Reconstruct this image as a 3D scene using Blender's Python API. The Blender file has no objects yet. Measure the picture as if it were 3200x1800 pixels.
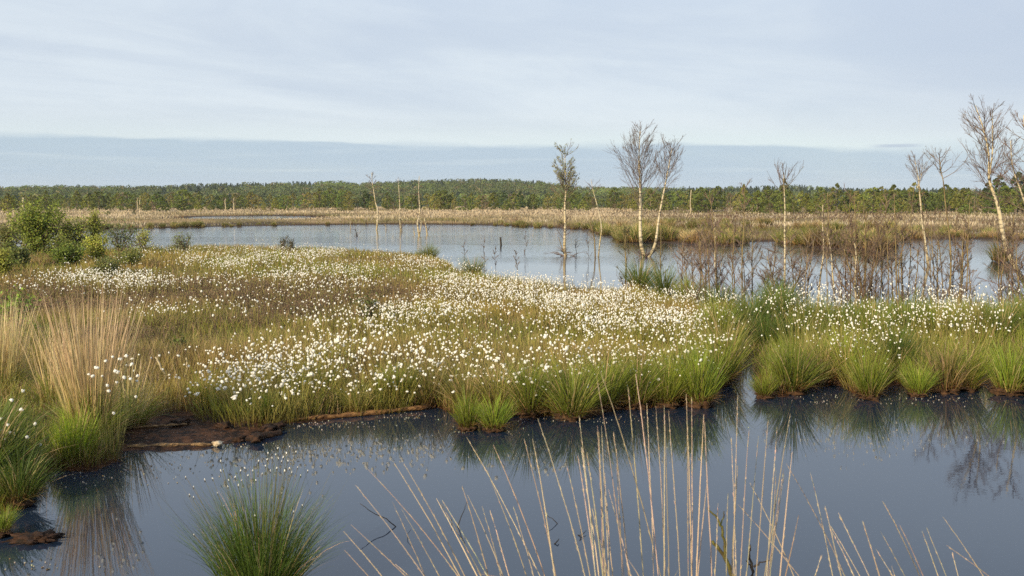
import bpy, math, random
import numpy as np
from mathutils import Vector

rng = np.random.default_rng(7)
random.seed(7)
SC = bpy.context.scene
COL = SC.collection
PI = math.pi

# ------------------------------------------------------------------ camera
H, FPX, PITCH = 2.6, 3111.0, math.radians(5.1)
cam_d = bpy.data.cameras.new('camera')
cam_d.lens, cam_d.sensor_width = 35.0, 36.0
cam_d.clip_start, cam_d.clip_end = 0.05, 9000
cam = bpy.data.objects.new('camera', cam_d)
COL.objects.link(cam)
cam.location = (0, 0, H)
cam.rotation_euler = (PI/2 - PITCH, 0, 0)
SC.camera = cam
cam_d.dof.use_dof = True; cam_d.dof.focus_distance = 19.0; cam_d.dof.aperture_fstop = 7.1
CP, SP = math.cos(PITCH), math.sin(PITCH)


def ray(px, py):
    a, b = (px - 1600)/FPX, (900 - py)/FPX
    return np.array([a, CP + b*SP, -SP + b*CP])


def gnd(px, py, z=0.0):
    """point of the horizontal plane z seen at photo position px, py"""
    d = ray(px, py)
    t = (z - H)/d[2]
    return np.array([d[0]*t, d[1]*t, z])


def at(px, py, Y):
    d = ray(px, py)
    t = Y/d[1]
    return np.array([d[0]*t, Y, H + d[2]*t])


def to_px(P):
    P = np.asarray(P, float).reshape(-1, 3)
    x, y, z = P[:, 0], P[:, 1], P[:, 2] - H
    dep = y*CP - z*SP
    up = y*SP + z*CP
    dep = np.where(dep < 0.01, 0.01, dep)
    return 1600 + FPX*x/dep, 900 - FPX*up/dep


# ------------------------------------------------------------------ materials
def new_mat(name):
    m = bpy.data.materials.new(name)
    m.use_nodes = True
    nt = m.node_tree
    nt.nodes.clear()
    out = nt.nodes.new('ShaderNodeOutputMaterial')
    return m, nt, out


class NT:
    def __init__(s, nt): s.nt = nt

    def n(s, t, **kw):
        nd = s.nt.nodes.new(t)
        for k, v in kw.items():
            setattr(nd, k, v)
        return nd

    def set(s, sock, v):
        if hasattr(v, 'is_linked') or isinstance(v, bpy.types.NodeSocket):
            s.nt.links.new(v, sock)
        elif isinstance(v, (tuple, list)) and len(v) == 3 and sock.type == 'RGBA':
            sock.default_value = (*v, 1)
        else:
            sock.default_value = v

    def math(s, op, a, b=0.0, c=0.0, clamp=False):
        nd = s.n('ShaderNodeMath', operation=op, use_clamp=clamp)
        s.set(nd.inputs[0], a); s.set(nd.inputs[1], b); s.set(nd.inputs[2], c)
        return nd.outputs[0]

    def mix(s, f, a, b):
        nd = s.n('ShaderNodeMix', data_type='RGBA')
        s.set(nd.inputs[0], f); s.set(nd.inputs[6], a); s.set(nd.inputs[7], b)
        return nd.outputs[2]

    def mixf(s, f, a, b):
        nd = s.n('ShaderNodeMix', data_type='FLOAT')
        s.set(nd.inputs[0], f); s.set(nd.inputs[2], a); s.set(nd.inputs[3], b)
        return nd.outputs[0]

    def smooth(s, v, lo, hi, a=0.0, b=1.0):
        nd = s.n('ShaderNodeMapRange', interpolation_type='SMOOTHSTEP')
        s.set(nd.inputs[0], v)
        s.set(nd.inputs[1], lo); s.set(nd.inputs[2], hi); s.set(nd.inputs[3], a); s.set(nd.inputs[4], b)
        return nd.outputs[0]

    def noise(s, vec, scale, detail=3.0, rough=0.55, dist=0.0):
        nd = s.n('ShaderNodeTexNoise')
        s.set(nd.inputs['Vector'], vec)
        s.set(nd.inputs['Scale'], scale); s.set(nd.inputs['Detail'], detail)
        s.set(nd.inputs['Roughness'], rough); s.set(nd.inputs['Distortion'], dist)
        return nd.outputs[0]

    def vmul(s, v, k):
        nd = s.n('ShaderNodeVectorMath', operation='MULTIPLY')
        s.set(nd.inputs[0], v); s.set(nd.inputs[1], k)
        return nd.outputs[0]

    def xyz(s, v):
        nd = s.n('ShaderNodeSeparateXYZ'); s.set(nd.inputs[0], v)
        return nd.outputs

    def comb(s, x, y, z):
        nd = s.n('ShaderNodeCombineXYZ')
        s.set(nd.inputs[0], x); s.set(nd.inputs[1], y); s.set(nd.inputs[2], z)
        return nd.outputs[0]


def plant_mat(name, trans=0.25, rough=0.6, vary=0.25, spec=0.25):
    """colour from the plant's own Col attribute; each copy a little lighter or darker"""
    m, nt, out = new_mat(name)
    k = NT(nt)
    c = k.n('ShaderNodeVertexColor', layer_name='Col').outputs[0]
    r = k.n('ShaderNodeObjectInfo').outputs['Random']
    hsv = k.n('ShaderNodeHueSaturation')
    k.set(hsv.inputs['Color'], c)
    k.set(hsv.inputs['Value'], k.mixf(r, 1 - vary, 1 + vary))
    k.set(hsv.inputs['Hue'], k.mixf(k.math('FRACT', k.math('MULTIPLY', r, 7.31)), 0.49, 0.51))
    p = k.n('ShaderNodeBsdfPrincipled')
    k.set(p.inputs['Base Color'], hsv.outputs[0])
    p.inputs['Roughness'].default_value = rough
    p.inputs['Specular IOR Level'].default_value = spec
    t = k.n('ShaderNodeBsdfTranslucent')
    k.set(t.inputs['Color'], hsv.outputs[0])
    ms = k.n('ShaderNodeMixShader')
    ms.inputs[0].default_value = trans
    nt.links.new(p.outputs[0], ms.inputs[1]); nt.links.new(t.outputs[0], ms.inputs[2])
    nt.links.new(ms.outputs[0], out.inputs[0])
    return m


M_GRASS = plant_mat('grass_blades', 0.4, 0.5)
M_LEAF = plant_mat('leaves', 0.35, 0.55)
M_FAR = plant_mat('far_foliage', 0.35, 0.8, 0.30, 0.1)
M_TWIG = plant_mat('twig_bark', 0.0, 0.8, 0.15, 0.15)


def cotton_mat():
    m, nt, out = new_mat('cotton_fluff'); k = NT(nt)
    d = k.n('ShaderNodeBsdfDiffuse'); t = k.n('ShaderNodeBsdfTranslucent')
    g = k.n('ShaderNodeNewGeometry')
    c = k.mix(k.noise(g.outputs['Position'], 60, 2), (0.86, 0.82, 0.72), (0.93, 0.91, 0.85))
    k.set(d.inputs[0], c); k.set(t.inputs[0], c)
    ms = k.n('ShaderNodeMixShader'); ms.inputs[0].default_value = 0.4
    nt.links.new(d.outputs[0], ms.inputs[1]); nt.links.new(t.outputs[0], ms.inputs[2])
    nt.links.new(ms.outputs[0], out.inputs[0])
    return m


M_COTTON = cotton_mat()


def birch_mat():
    m, nt, out = new_mat('birch_bark'); k = NT(nt)
    tc = k.n('ShaderNodeNewGeometry').outputs['Position']
    band = k.noise(k.vmul(tc, (3.0, 3.0, 14.0)), 1.0, 4, 0.65)
    dark = k.smooth(band, 0.50, 0.60)
    big = k.noise(tc, 0.9, 2)
    white = k.mix(big, (0.38, 0.30, 0.17), (0.58, 0.51, 0.37))
    lich = k.smooth(k.noise(tc, 2.3, 3), 0.5, 0.7)
    white = k.mix(k.math('MULTIPLY', lich, 0.6), white, (0.44, 0.33, 0.13))
    z = k.xyz(tc)[2]
    foot = k.smooth(z, 1.2, 0.1)
    white = k.mix(k.math('MULTIPLY', foot, 0.45), white, (0.22, 0.16, 0.07))
    c = k.mix(k.math('MULTIPLY', dark, 0.8), white, (0.06, 0.045, 0.03))
    p = k.n('ShaderNodeBsdfPrincipled')
    k.set(p.inputs['Base Color'], c); p.inputs['Roughness'].default_value = 0.75
    p.inputs['Specular IOR Level'].default_value = 0.2
    bp = k.n('ShaderNodeBump'); bp.inputs['Strength'].default_value = 0.4
    bp.inputs['Distance'].default_value = 0.01
    k.set(bp.inputs['Height'], band); k.set(p.inputs['Normal'], bp.outputs[0])
    nt.links.new(p.outputs[0], out.inputs[0])
    return m


M_BIRCH = birch_mat()


def rough_mat(name, ca, cb, scale, rough=0.8, bump=0.5, spec=0.3, stretch=(1, 1, 1), cc=None):
    m, nt, out = new_mat(name); k = NT(nt)
    tc = k.n('ShaderNodeTexCoord').outputs['Object']
    v = k.vmul(tc, stretch)
    f = k.smooth(k.noise(v, scale, 6, 0.65), 0.35, 0.65)
    c = k.mix(f, ca, cb)
    if cc:
        c = k.mix(k.smooth(k.noise(v, scale*3.1, 3), 0.62, 0.7), c, cc)
    p = k.n('ShaderNodeBsdfPrincipled')
    k.set(p.inputs['Base Color'], c)
    p.inputs['Roughness'].default_value = rough
    p.inputs['Specular IOR Level'].default_value = spec
    bp = k.n('ShaderNodeBump'); bp.inputs['Strength'].default_value = bump
    bp.inputs['Distance'].default_value = 0.02
    k.set(bp.inputs['Height'], k.noise(v, scale*2, 6, 0.7)); k.set(p.inputs['Normal'], bp.outputs[0])
    nt.links.new(p.outputs[0], out.inputs[0])
    return m


M_PEAT = rough_mat('wet_peat', (0.014, 0.009, 0.006), (0.055, 0.026, 0.014), 14, 0.75, 1.0, 0.2)
M_ROOT = rough_mat('tussock_roots', (0.022, 0.012, 0.007), (0.085, 0.043, 0.02), 22, 0.85, 0.9, 0.2, (1, 1, 0.4))
M_DEADWOOD = rough_mat('dead_wood', (0.07, 0.04, 0.02), (0.36, 0.22, 0.10), 9, 0.75, 0.8, 0.25, (1, 5, 5), (0.05, 0.03, 0.02))
M_PALEWOOD = rough_mat('pale_cut_wood', (0.30, 0.21, 0.12), (0.62, 0.52, 0.38), 16, 0.7, 0.4, 0.2)
M_DARKTWIG = rough_mat('wet_twig', (0.010, 0.008, 0.006), (0.035, 0.024, 0.016), 12, 0.6, 0.5, 0.3)
M_MOSSTWIG = rough_mat('mossy_twig', (0.05, 0.035, 0.015), (0.13, 0.12, 0.03), 14, 0.8, 0.6, 0.2)


# ------------------------------------------------------------------ mesh collecting
class MB:
    def __init__(s):
        s.v, s.c, s.f, s.n = [], [], [], 0

    def add(s, v, faces, col):
        """v (N,3); faces list of (M,k) int arrays; col (3,) or (N,3)"""
        v = np.asarray(v, np.float32).reshape(-1, 3)
        col = np.broadcast_to(np.asarray(col, np.float32), v.shape)
        for f in (faces if isinstance(faces, list) else [faces]):
            s.f.append(np.asarray(f, np.int64) + s.n)
        s.v.append(v); s.c.append(col); s.n += len(v)
        return s

    def mesh(s, name, mat, smooth=False):
        me = bpy.data.meshes.new(name)
        if s.n:
            v = np.concatenate(s.v); c = np.concatenate(s.c)
            sizes = np.concatenate([np.full(len(f), f.shape[1], np.int32) for f in s.f])
            loops = np.concatenate([f.ravel() for f in s.f]).astype(np.int32)
            me.vertices.add(len(v)); me.vertices.foreach_set('co', v.ravel())
            me.loops.add(len(loops)); me.loops.foreach_set('vertex_index', loops)
            me.polygons.add(len(sizes))
            me.polygons.foreach_set('loop_start', np.concatenate([[0], np.cumsum(sizes)[:-1]]).astype(np.int32))
            me.polygons.foreach_set('loop_total', sizes)
            if smooth:
                me.polygons.foreach_set('use_smooth', np.ones(len(sizes), bool))
            me.update(calc_edges=True)
            a = me.color_attributes.new('Col', 'FLOAT_COLOR', 'POINT')
            a.data.foreach_set('color', np.concatenate([c, np.ones((len(c), 1), np.float32)], 1).ravel())
            me.validate()
        me.materials.append(mat)
        return me


def link(name, me, parent=None, loc=None, rot=None, scale=None):
    o = bpy.data.objects.new(name, me)
    COL.objects.link(o)
    if parent is not None: o.parent = parent
    if loc is not None: o.location = loc
    if rot is not None: o.rotation_euler = rot if not np.isscalar(rot) else (0, 0, rot)
    if scale is not None: o.scale = scale if not np.isscalar(scale) else (scale,)*3
    return o


def tag(o, label=None, cat=None, group=None, kind=None):
    for k, v in (('label', label), ('category', cat), ('group', group), ('kind', kind)):
        if v: o[k] = v
    return o


def thing(name, label, cat, loc, rot=0, scale=1, group=None):
    o = link(name, None, None, loc, rot, scale)
    o.empty_display_size = 0.1
    return tag(o, label, cat, group)


KIDS = {}


def part(name, me, root, loc=None, rot=None, scale=None):
    o = link(name, me, root, loc, rot, scale)
    KIDS.setdefault(root.name, []).append(o)
    return o


def dup(root, loc, rot=0, scale=1, label=None, group=None):
    r = root.copy(); COL.objects.link(r)
    r.location = loc; r.rotation_euler = (0, 0, rot)
    r.scale = scale if not np.isscalar(scale) else (scale,)*3
    if label: r['label'] = label
    if group: r['group'] = group
    for ch in KIDS.get(root.name, []):
        c = ch.copy(); COL.objects.link(c); c.parent = r
        KIDS.setdefault(r.name, []).append(c)
        for g in KIDS.get(ch.name, []):
            d = g.copy(); COL.objects.link(d); d.parent = c
    return r


# ------------------------------------------------------------------ shapes
def U(a, b, n=None): return rng.uniform(a, b, n)


def lerpc(a, b, t):
    a, b = np.asarray(a, float), np.asarray(b, float)
    return a + (b - a)*np.asarray(t)[..., None]


def jitter(c, n, amt=0.2):
    c = np.broadcast_to(np.asarray(c, float), (n, 3))
    k = 1 + amt*rng.standard_normal((n, 1))
    return np.clip(c*np.clip(k, 0.4, 1.8)*(1 + 0.06*rng.standard_normal((n, 3))), 0.002, 0.9)


def add_blades(mb, base, az, th0, bend, length, width, c0, c1, nseg=3):
    """tapered grass blades: start angle th0 from upright, bending by `bend` on the way, colours c0 (foot) to c1 (tip)"""
    n = len(base)
    base = np.asarray(base, float)
    t = np.linspace(0, 1, nseg + 1)
    P = np.zeros((n, nseg + 1, 3)); P[:, 0] = base
    for i in range(nseg):
        th = th0 + bend*(t[i] + 0.5/nseg)
        s = length/nseg
        P[:, i+1, 0] = P[:, i, 0] + np.sin(th)*np.cos(az)*s
        P[:, i+1, 1] = P[:, i, 1] + np.sin(th)*np.sin(az)*s
        P[:, i+1, 2] = P[:, i, 2] + np.cos(th)*s
    wa = az + PI/2 + rng.normal(0, 0.9, n)
    wd = np.stack([np.cos(wa), np.sin(wa), np.zeros(n)], 1)
    w = np.broadcast_to(np.asarray(width, float), (n,))
    prof = (1 - t**2.2*0.75)*0.5
    prof[0] *= 0.8
    L = P[:, :-1] - wd[:, None]*(w[:, None]*prof[None, :-1])[..., None]
    R = P[:, :-1] + wd[:, None]*(w[:, None]*prof[None, :-1])[..., None]
    V = np.concatenate([L, R, P[:, -1:]], 1)          # n, 2*nseg+1, 3
    c0 = np.broadcast_to(np.asarray(c0, float), (n, 3)); c1 = np.broadcast_to(np.asarray(c1, float), (n, 3))
    tc = np.concatenate([t[:-1], t[:-1], [1.0]])
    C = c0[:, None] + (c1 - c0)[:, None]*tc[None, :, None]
    m = 2*nseg + 1
    off = (np.arange(n)*m)[:, None]
    q = []
    for i in range(nseg - 1):
        q.append(off + np.array([i, nseg + i, nseg + i + 1, i + 1]))
    faces = [np.concatenate(q)] if q else []
    faces.append(off + np.array([nseg - 1, 2*nseg - 1, 2*nseg]))
    mb.add(V.reshape(-1, 3), faces, C.reshape(-1, 3))
    return P


def add_tubes(mb, P, R, col, sides=4, cap=True):
    """P (N,S,3) paths, R (N,S) radii, col (3,), (N,3) or (N,S,3)"""
    P = np.asarray(P, float); n, S, _ = P.shape
    T = np.zeros_like(P)
    T[:, 1:-1] = P[:, 2:] - P[:, :-2]; T[:, 0] = P[:, 1] - P[:, 0]; T[:, -1] = P[:, -1] - P[:, -2]
    T /= np.linalg.norm(T, axis=2, keepdims=True) + 1e-9
    ref = np.where(np.abs(T[..., 2:3]) > 0.9, np.array([1.0, 0, 0]), np.array([0, 0, 1.0]))
    ref = np.broadcast_to(ref[:, S//2][:, None], T.shape)
    A = np.cross(T, ref); A /= np.linalg.norm(A, axis=2, keepdims=True) + 1e-9
    B = np.cross(T, A)
    ang = np.arange(sides)/sides*2*PI
    R = np.broadcast_to(np.asarray(R, float), (n, S))
    V = P[:, :, None] + R[:, :, None, None]*(A[:, :, None]*np.cos(ang)[None, None, :, None] + B[:, :, None]*np.sin(ang)[None, None, :, None])
    col = np.asarray(col, float)
    if col.ndim == 1: col = col[None, None]
    elif col.ndim == 2: col = col[:, None]
    C = np.broadcast_to(np.broadcast_to(col, (n, S, 3))[:, :, None], V.shape)
    q = []
    for i in range(S - 1):
        for j in range(sides):
            k = (j + 1) % sides
            q.append([i*sides + j, i*sides + k, (i+1)*sides + k, (i+1)*sides + j])
    q = np.array(q)
    off = (np.arange(n)*S*sides)[:, None, None]
    faces = [(off + q[None]).reshape(-1, 4)]
    if cap:
        e = np.array([[(S-1)*sides + j for j in range(sides)]])
        faces.append((off + e[None]).reshape(-1, sides))
    mb.add(V.reshape(-1, 3), faces, C.reshape(-1, 3))


def add_leaves(mb, pos, size, col, out=None, outw=0.0, aspect=0.6):
    """small leaf-shaped quads, faces turned at random or partly outward"""
    n = len(pos)
    N = rng.standard_normal((n, 3))
    if out is not None: N = N*(1 - outw) + out*outw*1.6
    N /= np.linalg.norm(N, axis=1, keepdims=True) + 1e-9
    A = np.cross(N, rng.standard_normal((n, 3))); A /= np.linalg.norm(A, axis=1, keepdims=True) + 1e-9
    B = np.cross(N, A)
    s = np.broadcast_to(np.asarray(size, float), (n,))[:, None]
    V = np.stack([pos - A*s, pos - B*s*aspect + A*s*0.1, pos + A*s, pos + B*s*aspect], 1)
    f = (np.arange(n)*4)[:, None] + np.arange(4)
    C = np.broadcast_to(np.asarray(col, float), (n, 3))
    mb.add(V.reshape(-1, 3), f, np.repeat(C, 4, 0))


def grow(start, d, length, nseg, up=0.1, wig=0.15):
    n = len(start)
    P = np.zeros((n, nseg + 1, 3)); P[:, 0] = start
    D = np.zeros((n, nseg + 1, 3)); d = np.array(d, float)
    for i in range(nseg):
        D[:, i] = d
        P[:, i+1] = P[:, i] + d*(np.asarray(length)/nseg)[:, None]
        d = d + np.array([0, 0, up]) + wig*rng.standard_normal((n, 3))
        d /= np.linalg.norm(d, axis=1, keepdims=True)
    D[:, nseg] = d
    return P, D


def offshoots(P, D, R, k, lo, hi, spread, lscale, plen, nseg, up, wig, rmin):
    """k side twigs on paths P with directions D"""
    n, S, _ = P.shape
    pi = rng.integers(0, n, k)
    t = U(lo, hi, k)*(S - 1)
    i0 = np.minimum(t.astype(int), S - 2); fr = (t - i0)[:, None]
    st = P[pi, i0]*(1 - fr) + P[pi, i0+1]*fr
    d = D[pi, i0] + spread*rng.standard_normal((k, 3))
    d /= np.linalg.norm(d, axis=1, keepdims=True)
    ln = np.asarray(plen)[pi]*lscale*U(0.6, 1.3, k)*(1.15 - 0.6*t/(S - 1))
    r0 = np.maximum(R[pi, i0]*0.55, rmin)
    P2, D2 = grow(st, d, ln, nseg, up, wig)
    R2 = r0[:, None]*np.linspace(1, 0.45, nseg + 1)[None]
    R2 = np.maximum(R2, rmin*0.7)
    return P2, D2, R2, ln


ICO = None


def fluff(seed, r=1.0, lev=2):
    """a ragged round cotton head of unit radius"""
    import bmesh
    bm = bmesh.new()
    bmesh.ops.create_icosphere(bm, subdivisions=lev, radius=1.0)
    g = np.random.default_rng(seed)
    for v in bm.verts:
        k = 1 + 0.24*g.standard_normal()
        v.co = Vector((v.co.x*k, v.co.y*k, v.co.z*k*0.92 - 0.08*(v.co.z < 0)))
    V = np.array([v.co[:] for v in bm.verts])*r
    F = np.array([[v.index for v in f.verts] for f in bm.faces])
    bm.free()
    return V, F


# ------------------------------------------------------------------ shorelines (land outlines on the water plane)
def outline(pts): return np.array([gnd(x, y)[:2] for x, y in pts])


MEADOW = outline([
    (-900, 1640), (-300, 1640), (0, 1625), (70, 1590), (120, 1530), (170, 1478), (300, 1474), (375, 1440), (400, 1412), (560, 1412),
    (690, 1396), (780, 1376), (880, 1352), (905, 1325), (1000, 1318), (1100, 1302), (1250, 1290), (1350, 1275), (1420, 1300),
    (1560, 1308), (1640, 1300), (1700, 1306), (1850, 1304), (1900, 1282), (2010, 1278), (2100, 1270), (2215, 1268), (2245, 1240),
    (2275, 1205), (2320, 1165), (2335, 1110), (2340, 1075), (2352, 1075), (2358, 1120), (2362, 1200), (2380, 1236), (2450, 1240),
    (2560, 1212), (2620, 1205), (2680, 1238), (2750, 1238), (2790, 1200), (2850, 1220), (2990, 1222), (3070, 1205), (3110, 1228), (3230, 1225),
    (3500, 1230), (3900, 1240), (4000, 1020), (3600, 1010), (3300, 1005), (3100, 1000), (2900, 998), (2750, 1000), (2600, 998), (2500, 1000), (2420, 990),
    (2300, 985), (2180, 975), (2080, 950), (2000, 930), (1900, 935), (1820, 925), (1700, 912), (1600, 900), (1500, 880), (1440, 862), (1400, 835), (1330, 810),
    (1200, 800), (1050, 798), (900, 790), (700, 784), (560, 778), (480, 782), (400, 790), (300, 792), (150, 790), (0, 786), (-300, 780), (-1200, 775), (-1500, 1200)])
FARLAND = outline([
    (-3000, 745), (-400, 732), (60, 732), (110, 722), (300, 720), (450, 716), (600, 711), (750, 708), (900, 705), (1200, 702), (1400, 702.5), (1560, 706), (1700, 712),
    (1850, 719), (1900, 738), (1945, 757), (2090, 756), (2135, 766), (2290, 768), (2325, 757), (2400, 757), (2500, 764), (2600, 776), (2700, 783), (2755, 786),
    (2785, 768), (2800, 749), (3000, 748), (3250, 752), (3700, 760), (6500, 770), (9000, 640), (3200, 623.8), (1600, 623.8), (0, 623.8), (-6000, 640)])
POND = outline([(575, 684), (680, 687), (800, 686), (930, 684), (1000, 681), (960, 677), (850, 675), (700, 676), (600, 678)])
ISLET = outline([(3098, 812), (3120, 820), (3150, 818), (3160, 806), (3140, 798), (3105, 802)])


def signed(poly, X, Y):
    """distance to the outline, positive inside"""
    x0, y0 = poly[:, 0], poly[:, 1]
    x1, y1 = np.roll(x0, -1), np.roll(y0, -1)
    out = np.empty(X.shape)
    for s in range(0, len(X), 40000):
        px, py = X[s:s+40000, None], Y[s:s+40000, None]
        ex, ey = (x1 - x0)[None], (y1 - y0)[None]
        t = np.clip(((px - x0)*ex + (py - y0)*ey)/(ex*ex + ey*ey + 1e-12), 0, 1)
        d = np.sqrt((px - x0 - t*ex)**2 + (py - y0 - t*ey)**2).min(1)
        cond = (y0[None] > py) != (y1[None] > py)
        xi = x0 + (py - y0)*ex/np.where(np.abs(ey) < 1e-12, 1e-12, ey)
        ins = (cond & (px < xi)).sum(1) % 2 == 1
        out[s:s+40000] = np.where(ins, d, -d)
    return out


# smooth value noise in metres
_NT = rng.random((64, 64))


def vnoise(x, y, s):
    x, y = np.asarray(x)/s, np.asarray(y)/s
    xi, yi = np.floor(x).astype(int), np.floor(y).astype(int)
    fx, fy = x - xi, y - yi
    fx, fy = fx*fx*(3 - 2*fx), fy*fy*(3 - 2*fy)
    g = lambda a, b: _NT[a % 64, b % 64]
    return (g(xi, yi)*(1-fx) + g(xi+1, yi)*fx)*(1-fy) + (g(xi, yi+1)*(1-fx) + g(xi+1, yi+1)*fx)*fy


SKY_X = [-3000, -800, 0, 200, 480, 620, 900, 1090, 1120, 1250, 1500, 1620, 1720, 1800, 2000, 2300, 2480, 2620, 2900, 3200, 4000, 6000]
SKY_Y = [588, 585, 584, 580, 581, 573, 567, 564, 570, 562, 555, 558, 567, 580, 583, 581, 576, 586, 589, 589, 590, 590]


def ridge_h(X, Y):
    """height of the wooded rise far behind the bog (bare ground, under its trees)"""
    px = 1600 + FPX*X/np.maximum(Y, 1)
    top = H + (622 - np.interp(px, SKY_X, SKY_Y))/FPX*720 - 8.0
    r = np.hypot(X, Y)
    k = np.clip((r - 350)/(720 - 350), 0, 1); k = k*k*(3 - 2*k)
    back = np.clip((1500 - r)/600, 0, 1)
    return np.maximum(top, 0.5)*k*back


MUD = outline([(395, 1420), (560, 1420), (700, 1402), (890, 1356), (925, 1322), (1000, 1316), (960, 1296), (860, 1285), (700, 1290), (560, 1300), (420, 1330), (360, 1390)])


def terrain(X, Y):
    shp = X.shape; X, Y = X.ravel(), Y.ravel()
    wob = (vnoise(X, Y, 0.45) - 0.5)*0.16*np.clip((np.hypot(X, Y) - 4)/8, 0, 1)
    dm = signed(MEADOW, X, Y) + wob
    df = np.minimum(signed(FARLAND, X, Y), -signed(POND, X, Y)) + (vnoise(X, Y, 4) - 0.5)*1.2
    di = signed(ISLET, X, Y)
    z = np.full(X.shape, -0.5)
    zm = np.interp(dm, [-1.2, -0.25, 0.0, 0.12, 0.6, 3], [-0.5, -0.12, 0.0, 0.022, 0.09, 0.17])
    zm += np.where(dm > 0.1, (vnoise(X, Y, 1.1) - 0.5)*0.16*np.clip(dm, 0, 1), 0)
    mud = signed(MUD, X, Y)
    zmud = 0.035 + (vnoise(X, Y, 0.35) - 0.5)*0.05 + (vnoise(X, Y, 0.13) - 0.5)*0.03
    k = np.clip(mud/0.25 + 0.5, 0, 1)*(dm > 0)
    zm = zm*(1 - k) + np.minimum(zm, zmud)*k
    zf = np.interp(df, [-6, -1, 0, 2, 15], [-0.5, -0.2, 0.0, 0.12, 0.22]) + np.where(df > 2, (vnoise(X, Y, 9) - 0.5)*0.25, 0)
    zi = np.interp(di, [-1.5, 0, 0.5], [-0.5, 0.0, 0.15])
    z = np.maximum.reduce([z, zm, zf, zi])
    z = z + ridge_h(X, Y)
    # the bank the photographer stands on
    yb = Y - 0.5*(vnoise(X, Y, 1.3) - 0.5)
    zb = np.interp(yb, [-60, 0.8, 2.6, 4.6, 5.6], [0.9, 0.95, 0.62, 0.02, -0.5])
    return np.where(Y < 7, np.maximum(z*(Y > 4.6) + -0.5*(Y <= 4.6), zb), z).reshape(shp)


def ground_z(x, y):
    return float(terrain(np.array([float(x)]), np.array([float(y)]))[0])


# ------------------------------------------------------------------ ground sheet
def build_ground():
    a = np.concatenate([np.linspace(-180, -58, 50)[:-1], np.linspace(-58, -36, 80)[:-1], np.linspace(-36, 36, 620)[:-1], np.linspace(36, 58, 80)[:-1], np.linspace(58, 180, 50)[:-1]])*PI/180
    r = np.exp(np.linspace(math.log(1.0), math.log(3000), 460))
    A, Rr = np.meshgrid(a, r)
    X, Y = np.sin(A)*Rr, np.cos(A)*Rr
    Z = terrain(X, Y)
    na, nr = len(a), len(r)
    V = np.stack([X, Y, Z], 2).reshape(-1, 3)
    i = np.arange(nr - 1)[:, None]*na; j = np.arange(na)[None]
    j2 = (j + 1) % na
    F = np.stack([i + j, i + na + j, i + na + j2, i + j2], 2).reshape(-1, 4)[:, ::-1]
    V = np.concatenate([V, [[0, 0, ground_z(0, 0)]]])
    c = len(V) - 1
    F3 = np.stack([np.arange(na), (np.arange(na) + 1) % na, np.full(na, c)], 1)[:, ::-1]
    mb = MB(); mb.add(V, [F, F3], (1, 1, 1))
    m, nt, out = new_mat('bog_ground'); k = NT(nt)
    g = k.n('ShaderNodeNewGeometry').outputs['Position']
    x, y, z = k.xyz(g)
    n1 = k.noise(g, 0.7, 5, 0.6); n2 = k.noise(g, 9, 6, 0.7); n3 = k.noise(g, 38, 4, 0.7)
    peat = k.mix(k.smooth(n2, 0.4, 0.62), (0.012, 0.007, 0.005), (0.085, 0.038, 0.018))
    peat = k.mix(k.smooth(n3, 0.62, 0.70), peat, (0.25, 0.20, 0.17))
    moss = k.mix(k.smooth(n2, 0.4, 0.6), (0.07, 0.055, 0.018), (0.13, 0.085, 0.035))
    moss = k.mix(k.smooth(n1, 0.42, 0.6), moss, (0.11, 0.11, 0.028))
    land = k.mix(k.smooth(z, 0.05, 0.12), peat, moss)
    tan = k.mix(k.smooth(k.noise(g, 0.12, 4), 0.4, 0.62), (0.30, 0.20, 0.10), (0.16, 0.12, 0.05))
    far = k.mix(k.smooth(z, 0.06, 0.16), (0.05, 0.03, 0.015), tan)
    forest = k.smooth(y, 300, 350)
    col = k.mix(k.smooth(y, 50, 62), land, far)
    col = k.mix(forest, col, (0.035, 0.05, 0.018))
    p = k.n('ShaderNodeBsdfPrincipled')
    k.set(p.inputs['Base Color'], col)
    k.set(p.inputs['Roughness'], k.smooth(z, 0.0, 0.1, 0.6, 0.95))
    p.inputs['Specular IOR Level'].default_value = 0.12
    bp = k.n('ShaderNodeBump'); bp.inputs['Strength'].default_value = 0.8; bp.inputs['Distance'].default_value = 0.04
    k.set(bp.inputs['Height'], k.math('ADD', n2, k.math('MULTIPLY', n3, 0.5))); k.set(p.inputs['Normal'], bp.outputs[0])
    nt.links.new(p.outputs[0], out.inputs[0])
    o = link('ground', mb.mesh('ground', m, True))
    tag(o, 'boggy peat ground with dark wet banks', None, None, 'structure')


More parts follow.
